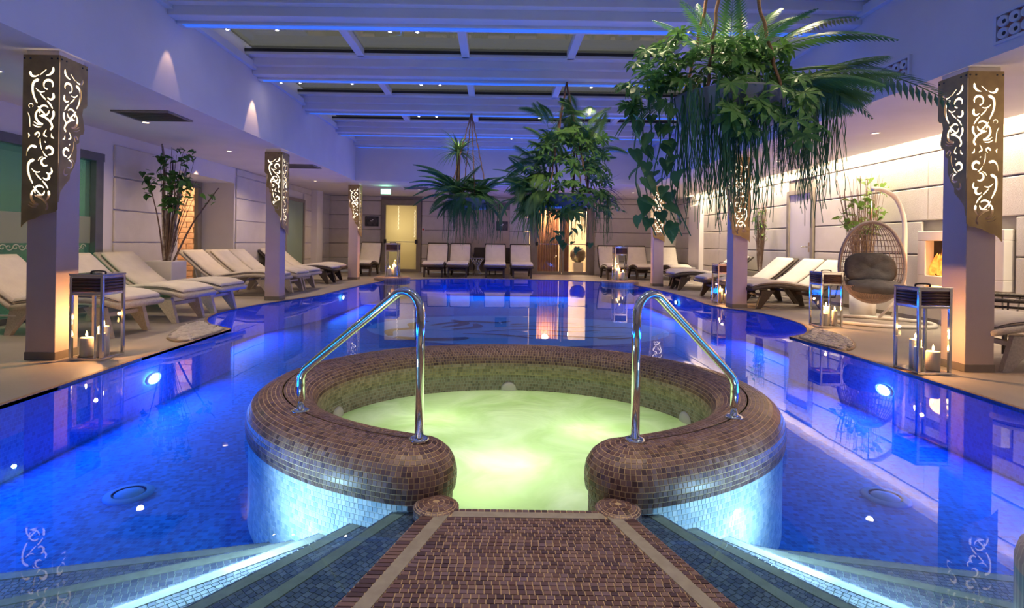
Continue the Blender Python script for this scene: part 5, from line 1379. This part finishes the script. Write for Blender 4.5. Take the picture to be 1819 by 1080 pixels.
def f_pothos(k):
    z = .1 - 1.02 * (k / 46) ** 1.1; return aim((-.56 + .12 * math.sin(k * 1.3) + (.10 * (-z) if z < 0 else 0), U(-.14, .10), z), U(180, 330), U(-75, -30), U(.085, .125) if k > 20 else U(.08, .11), U(-30, 30))
leafset(h1, HEART, 46, f_pothos, 14)
for k in range(5):
    x0 = -.62 + .06 * k
    MB().tube(smooth_curve([(x0, -.02, .0), (x0 + .02, -.05, -.3), (x0 - .01, 0, -.6), (x0 + .12, -.04, -.95)], 5), .0045, 5).build('vine', M_strand, h1, True)
def f_str(k):
    x = U(-.40, .10); return aim((x, U(-.36, .05) , U(-.10, .06)), U(0, 360), 0, U(.62, .92) * (1 if x > -.35 else .8))
leafset(h1, STR, 64, f_str, 15)
def f_strR(k): return aim((U(.40, .66), U(-.3, .1), U(-.16, .0)), U(0, 360), 0, U(.45, .78))
leafset(h1, STR, 34, f_strR, 16)
def f_bead(k): return aim((U(.14, .42), U(-.35, .1), U(-.12, -.02)), U(0, 360), 0, U(.3, .55))
leafset(h1, STRL, 30, f_bead, 17)
for (az, el, L_, d) in ((2, 7, 1.75, 0), (12, 40, 1.3, 0), (352, 10, 1.0, 1), (62, 60, .9, 2), (110, 70, .8, 2), (200, 66, .7, 0), (250, 60, .75, 0), (30, 62, .95, 0), (300, 55, .7, 1), (340, 38, 1.05, 1), (165, 58, .75, 0), (20, 66, 1.0, 1)):
    link('fern_frond', FERN1[d], h1, mtx=aim((.05 * math.cos(math.radians(az)), .05 * math.sin(math.radians(az)), .10), az, el, L_))
random.seed(18)
for k in range(12):
    link('palm_frond', PALM[k % 2], h1, mtx=aim((.30 + U(-.05, .1), U(-.2, .15), U(-.02, .12)), U(-45, 35), U(-12, 28), U(.5, .78), U(-15, 15)))
for k in range(8):
    link('fern_frond', FERN1[1], h1, mtx=aim((-.45, U(-.1, .1), -.05), U(160, 260), U(-40, 0), U(.3, .45)))

# ---- middle hanging planter
h2 = thing('hanging_planter', 'tall bushy hanging planter with palms, in the middle above the double door', 'hanging plant', (1.02, 7.85, 1.70), group='hanging planters under the skylight')
planter_obj(h2, .42, .16); ropes(h2, .40, (-.02, 0, 1.66))
def g_fat(k):
    a = U(150, 400); r = U(.25, .72); zc = U(-.28, .95); r *= (1 - .35 * max(0, zc) / .95)
    return aim((r * math.cos(math.radians(a)) + .06, r * math.sin(math.radians(a)) * .8, zc), a + U(-30, 30), U(-60, 0), U(.13, .20), U(-30, 30))
leafset(h2, FAT, 150, g_fat, 21)
def g_palm(k):
    a = U(0, 360); return aim((U(-.3, .35), U(-.2, .2), U(.35, 1.15)), a, U(5, 65), U(.42, .66), U(-20, 20))
leafset(h2, PALM + FERN[:1], 60, g_palm, 22)
def g_bushL(k): return aim((U(-.60, -.2), U(-.2, .2), U(-.15, .6)), U(140, 260), U(-40, 55), U(.45, .7), U(-20, 20))
leafset(h2, FERN + PALM, 44, g_bushL, 23)
def g_str(k):
    return aim((U(-.55, .6), U(-.35, .1), U(-.15, .0)), U(0, 360), 0, U(.35, .68))
leafset(h2, STR + STRL, 60, g_str, 24)
def g_purple(k): return aim((.52 + U(-.08, .12), U(-.2, .1), U(-.1, .2)), U(-70, 50), U(-45, 50), U(.3, .45))
leafset(h2, BLADEP, 30, g_purple, 25)
def g_sweep(k): return aim((-.35 + U(-.15, .1), U(-.25, .1), U(-.1, .1)), U(150, 270), U(-55, -15), U(.5, .85))
leafset(h2, BLADES, 70, g_sweep, 26)
def g_heart(k): return aim((U(-.25, .3), -.4 + U(-.05, .05), -.42 - U(0, .35)), U(200, 340), U(-70, -30), U(.07, .11))
leafset(h2, HEART, 14, g_heart, 27)
for (x, y, h_) in ((.1, .05, 1.0), (-.15, .1, .7), (.3, 0, .85)): MB().tube([(x, y, 0), (x + .02, y, h_ * .5), (x - .02, y, h_)], [.02, .016, .01], 6).build('stem', M_twig, h2, True)

# ---- left hanging planter
h3 = thing('hanging_planter', 'leftmost hanging planter with drooping ferns and a small spiky tree', 'hanging plant', (-.50, 9.85, 1.78), group='hanging planters under the skylight')
planter_obj(h3, .40, .16); ropes(h3, .38, (.03, 0, 1.60), 4, 20)
MB().tube([(-.2, 0, 0), (-.2, 0, .42), (-.2, 0, .86)], [.05, .042, .036], 10).build('trunk', M_twig, h3, True)
def s_tuft(k): return aim((-.2, 0, .86), U(0, 360), U(-10, 85), U(.42, .62))
leafset(h3, BLADET, 110, s_tuft, 31)
def s_dry(k): return aim((-.2, 0, .84), U(0, 360), U(-60, -20), U(.14, .24))
leafset(h3, BLADESTRAW, 30, s_dry, 32)
for (az, el, L_, d) in ((170, 55, .95, 1), (195, 42, 1.0, 1), (215, 25, 1.0, 1), (230, 5, .9, 1), (250, -10, .85, 1), (268, -25, .8, 1), (285, 5, .75, 1), (300, 40, .7, 0), (330, 45, .75, 0), (350, 50, .85, 1), (20, 50, .8, 1), (140, 50, .7, 1), (90, 60, .7, 0), (310, 10, .7, 1), (185, 15, .9, 1), (240, 45, .7, 0), (200, 60, 1.1, 1), (222, 50, 1.1, 1), (178, 35, 1.1, 1), (245, 25, 1.05, 1), (262, 10, 1.0, 1)):
    link('fern_frond', FERN[d], h3, mtx=aim((.2 * math.cos(math.radians(az)), .2 * math.sin(math.radians(az)), .02), az, el, L_))
def s_fern(k):
    az = U(180, 380); return aim((U(-.3, .3), U(-.3, .1), U(-.05, .2)), az, U(-45, 50), U(.45, .8), U(-15, 15))
leafset(h3, FERN, 50, s_fern, 33)
def s_blade(k): return aim((.15 + U(-.1, .15), U(-.25, .05), U(-.05, .15)), U(250, 370), U(-35, 45), U(.4, .75))
leafset(h3, BLADE, 36, s_blade, 34)
def s_str(k): return aim((U(-.45, .6), U(-.35, .0), U(-.2, -.05)), U(0, 360), 0, U(.4, .75))
leafset(h3, STR + STRL, 80, s_str, 35)

# ---- standing twig plants in pots
def twig_plant(name, label, loc, pot, n_tw, spread, H, m_tw, m_leaf, n_lf, seed, trunks, leafsize=.05, zl=(.45, .95), toward=(0, 0)):
    random.seed(seed); t = thing(name, label, 'plant', loc)
    kind, pw, ph = pot
    if kind == 'box': MB().cbox(-pw, pw, -pw, pw, 0, ph, .012).build('pot', M_pot, t)
    else: MB().lathe([(pw * .85, 0), (pw, .02), (pw, ph), (pw * .93, ph), (pw * .9, ph - .03), (.01, ph - .03)], 28).build('pot', M_pot, t, True)
    MB().lathe([(pw * .86, ph - .02), (.01, ph + .012)], 18, cap=False).build('soil', M_soil, t)
    tips = []
    for (dx, dy, hh, r, m) in trunks:
        P = smooth_curve([(dx * .12, dy * .12, ph - .04), (dx * .45 + U(-.02, .02), dy * .45, ph + hh * .45), (dx * .8 + U(-.03, .03), dy * .8, ph + hh * .8), (dx, dy, ph + hh)], 5)
        MB().tube(P, [r * (1 - .6 * i / (len(P) - 1)) for i in range(len(P))], 8).build('branch', m, t, True); tips += P[5:]
    mb = MB()
    for k in range(n_tw):
        a = U(0, 2 * PI); s_ = U(.2, 1) * spread; hh = H * U(.6, 1)
        dx, dy = s_ * math.cos(a) + toward[0], s_ * math.sin(a) * .55 + toward[1]
        P = smooth_curve([(dx * .1, dy * .1, ph - .03), (dx * .5 + U(-.03, .03), dy * .5, ph + hh * .5), (dx + U(-.03, .03), dy, ph + hh)], 4)
        mb.tube(P, [.007 * (1 - .7 * i / (len(P) - 1)) for i in range(len(P))], 4); tips += P[4:]
        if k % 2 == 0:
            q = P[5]; mb.tube([q, q + Vector((U(-.12, .12), U(-.06, .06), U(.08, .2)))], .003, 3)
    o = mb.build('twigs', m_tw, t); o['kind'] = 'stuff'
    lm = heart_data('leaf', 1, m_leaf)
    cl = [random.choice([p for p in tips if zl[0] * H < p.z - ph < zl[1] * H] or tips) for _ in range(n_lf // 6 + 1)]
    for k in range(n_lf):
        c = cl[k // 6]; p = Vector(c) + Vector((U(-.10, .10), U(-.08, .08), U(-.08, .08)))
        link('leaf', lm, t, mtx=aim(p, U(0, 360), U(-60, 10), leafsize * U(.7, 1.2), U(-40, 40)))
    return t
twig_plant('potted_branches', 'tall birch branches with dark leaves in a white box by the left wall', (-4.99, 8.2, 0), ('box', .2, .66), 28, .34, 1.72, M_twig, M_birchleaf, 222, 41,
           [(.30, 0, 1.45, .03, M_trunk), (-.12, .05, 1.78, .032, M_trunk), (.02, .1, 1.5, .018, M_twig), (.60, .35, 1.15, .016, M_twig), (-.3, 0, 1.3, .012, M_twig), (.18, -.1, 1.2, .014, M_twig)], .085, toward=(.12, 0))
twig_plant('potted_branches', 'sheaf of pale twigs with lime leaves in a round white pot behind the hanging chair', (5.55, 8.15, 0), ('round', .17, .30), 64, .36, 1.85, M_paletwig, M_limeleaf, 150, 42, [(-.3, 0, 1.6, .014, M_paletwig), (.05, 0, 1.75, .014, M_paletwig)], .085, zl=(.5, .95), toward=(-.05, 0))
twig_plant('potted_branches', 'slim sheaf of twigs with lime leaves by the pale door in the right wall', (5.68, 11.6, 0), ('round', .16, .28), 55, .16, 1.75, M_twig, M_limeleaf, 54, 43, [(.0, 0, 1.55, .028, M_trunk), (.12, 0, 1.7, .014, M_paletwig)], .07, zl=(.3, .85))
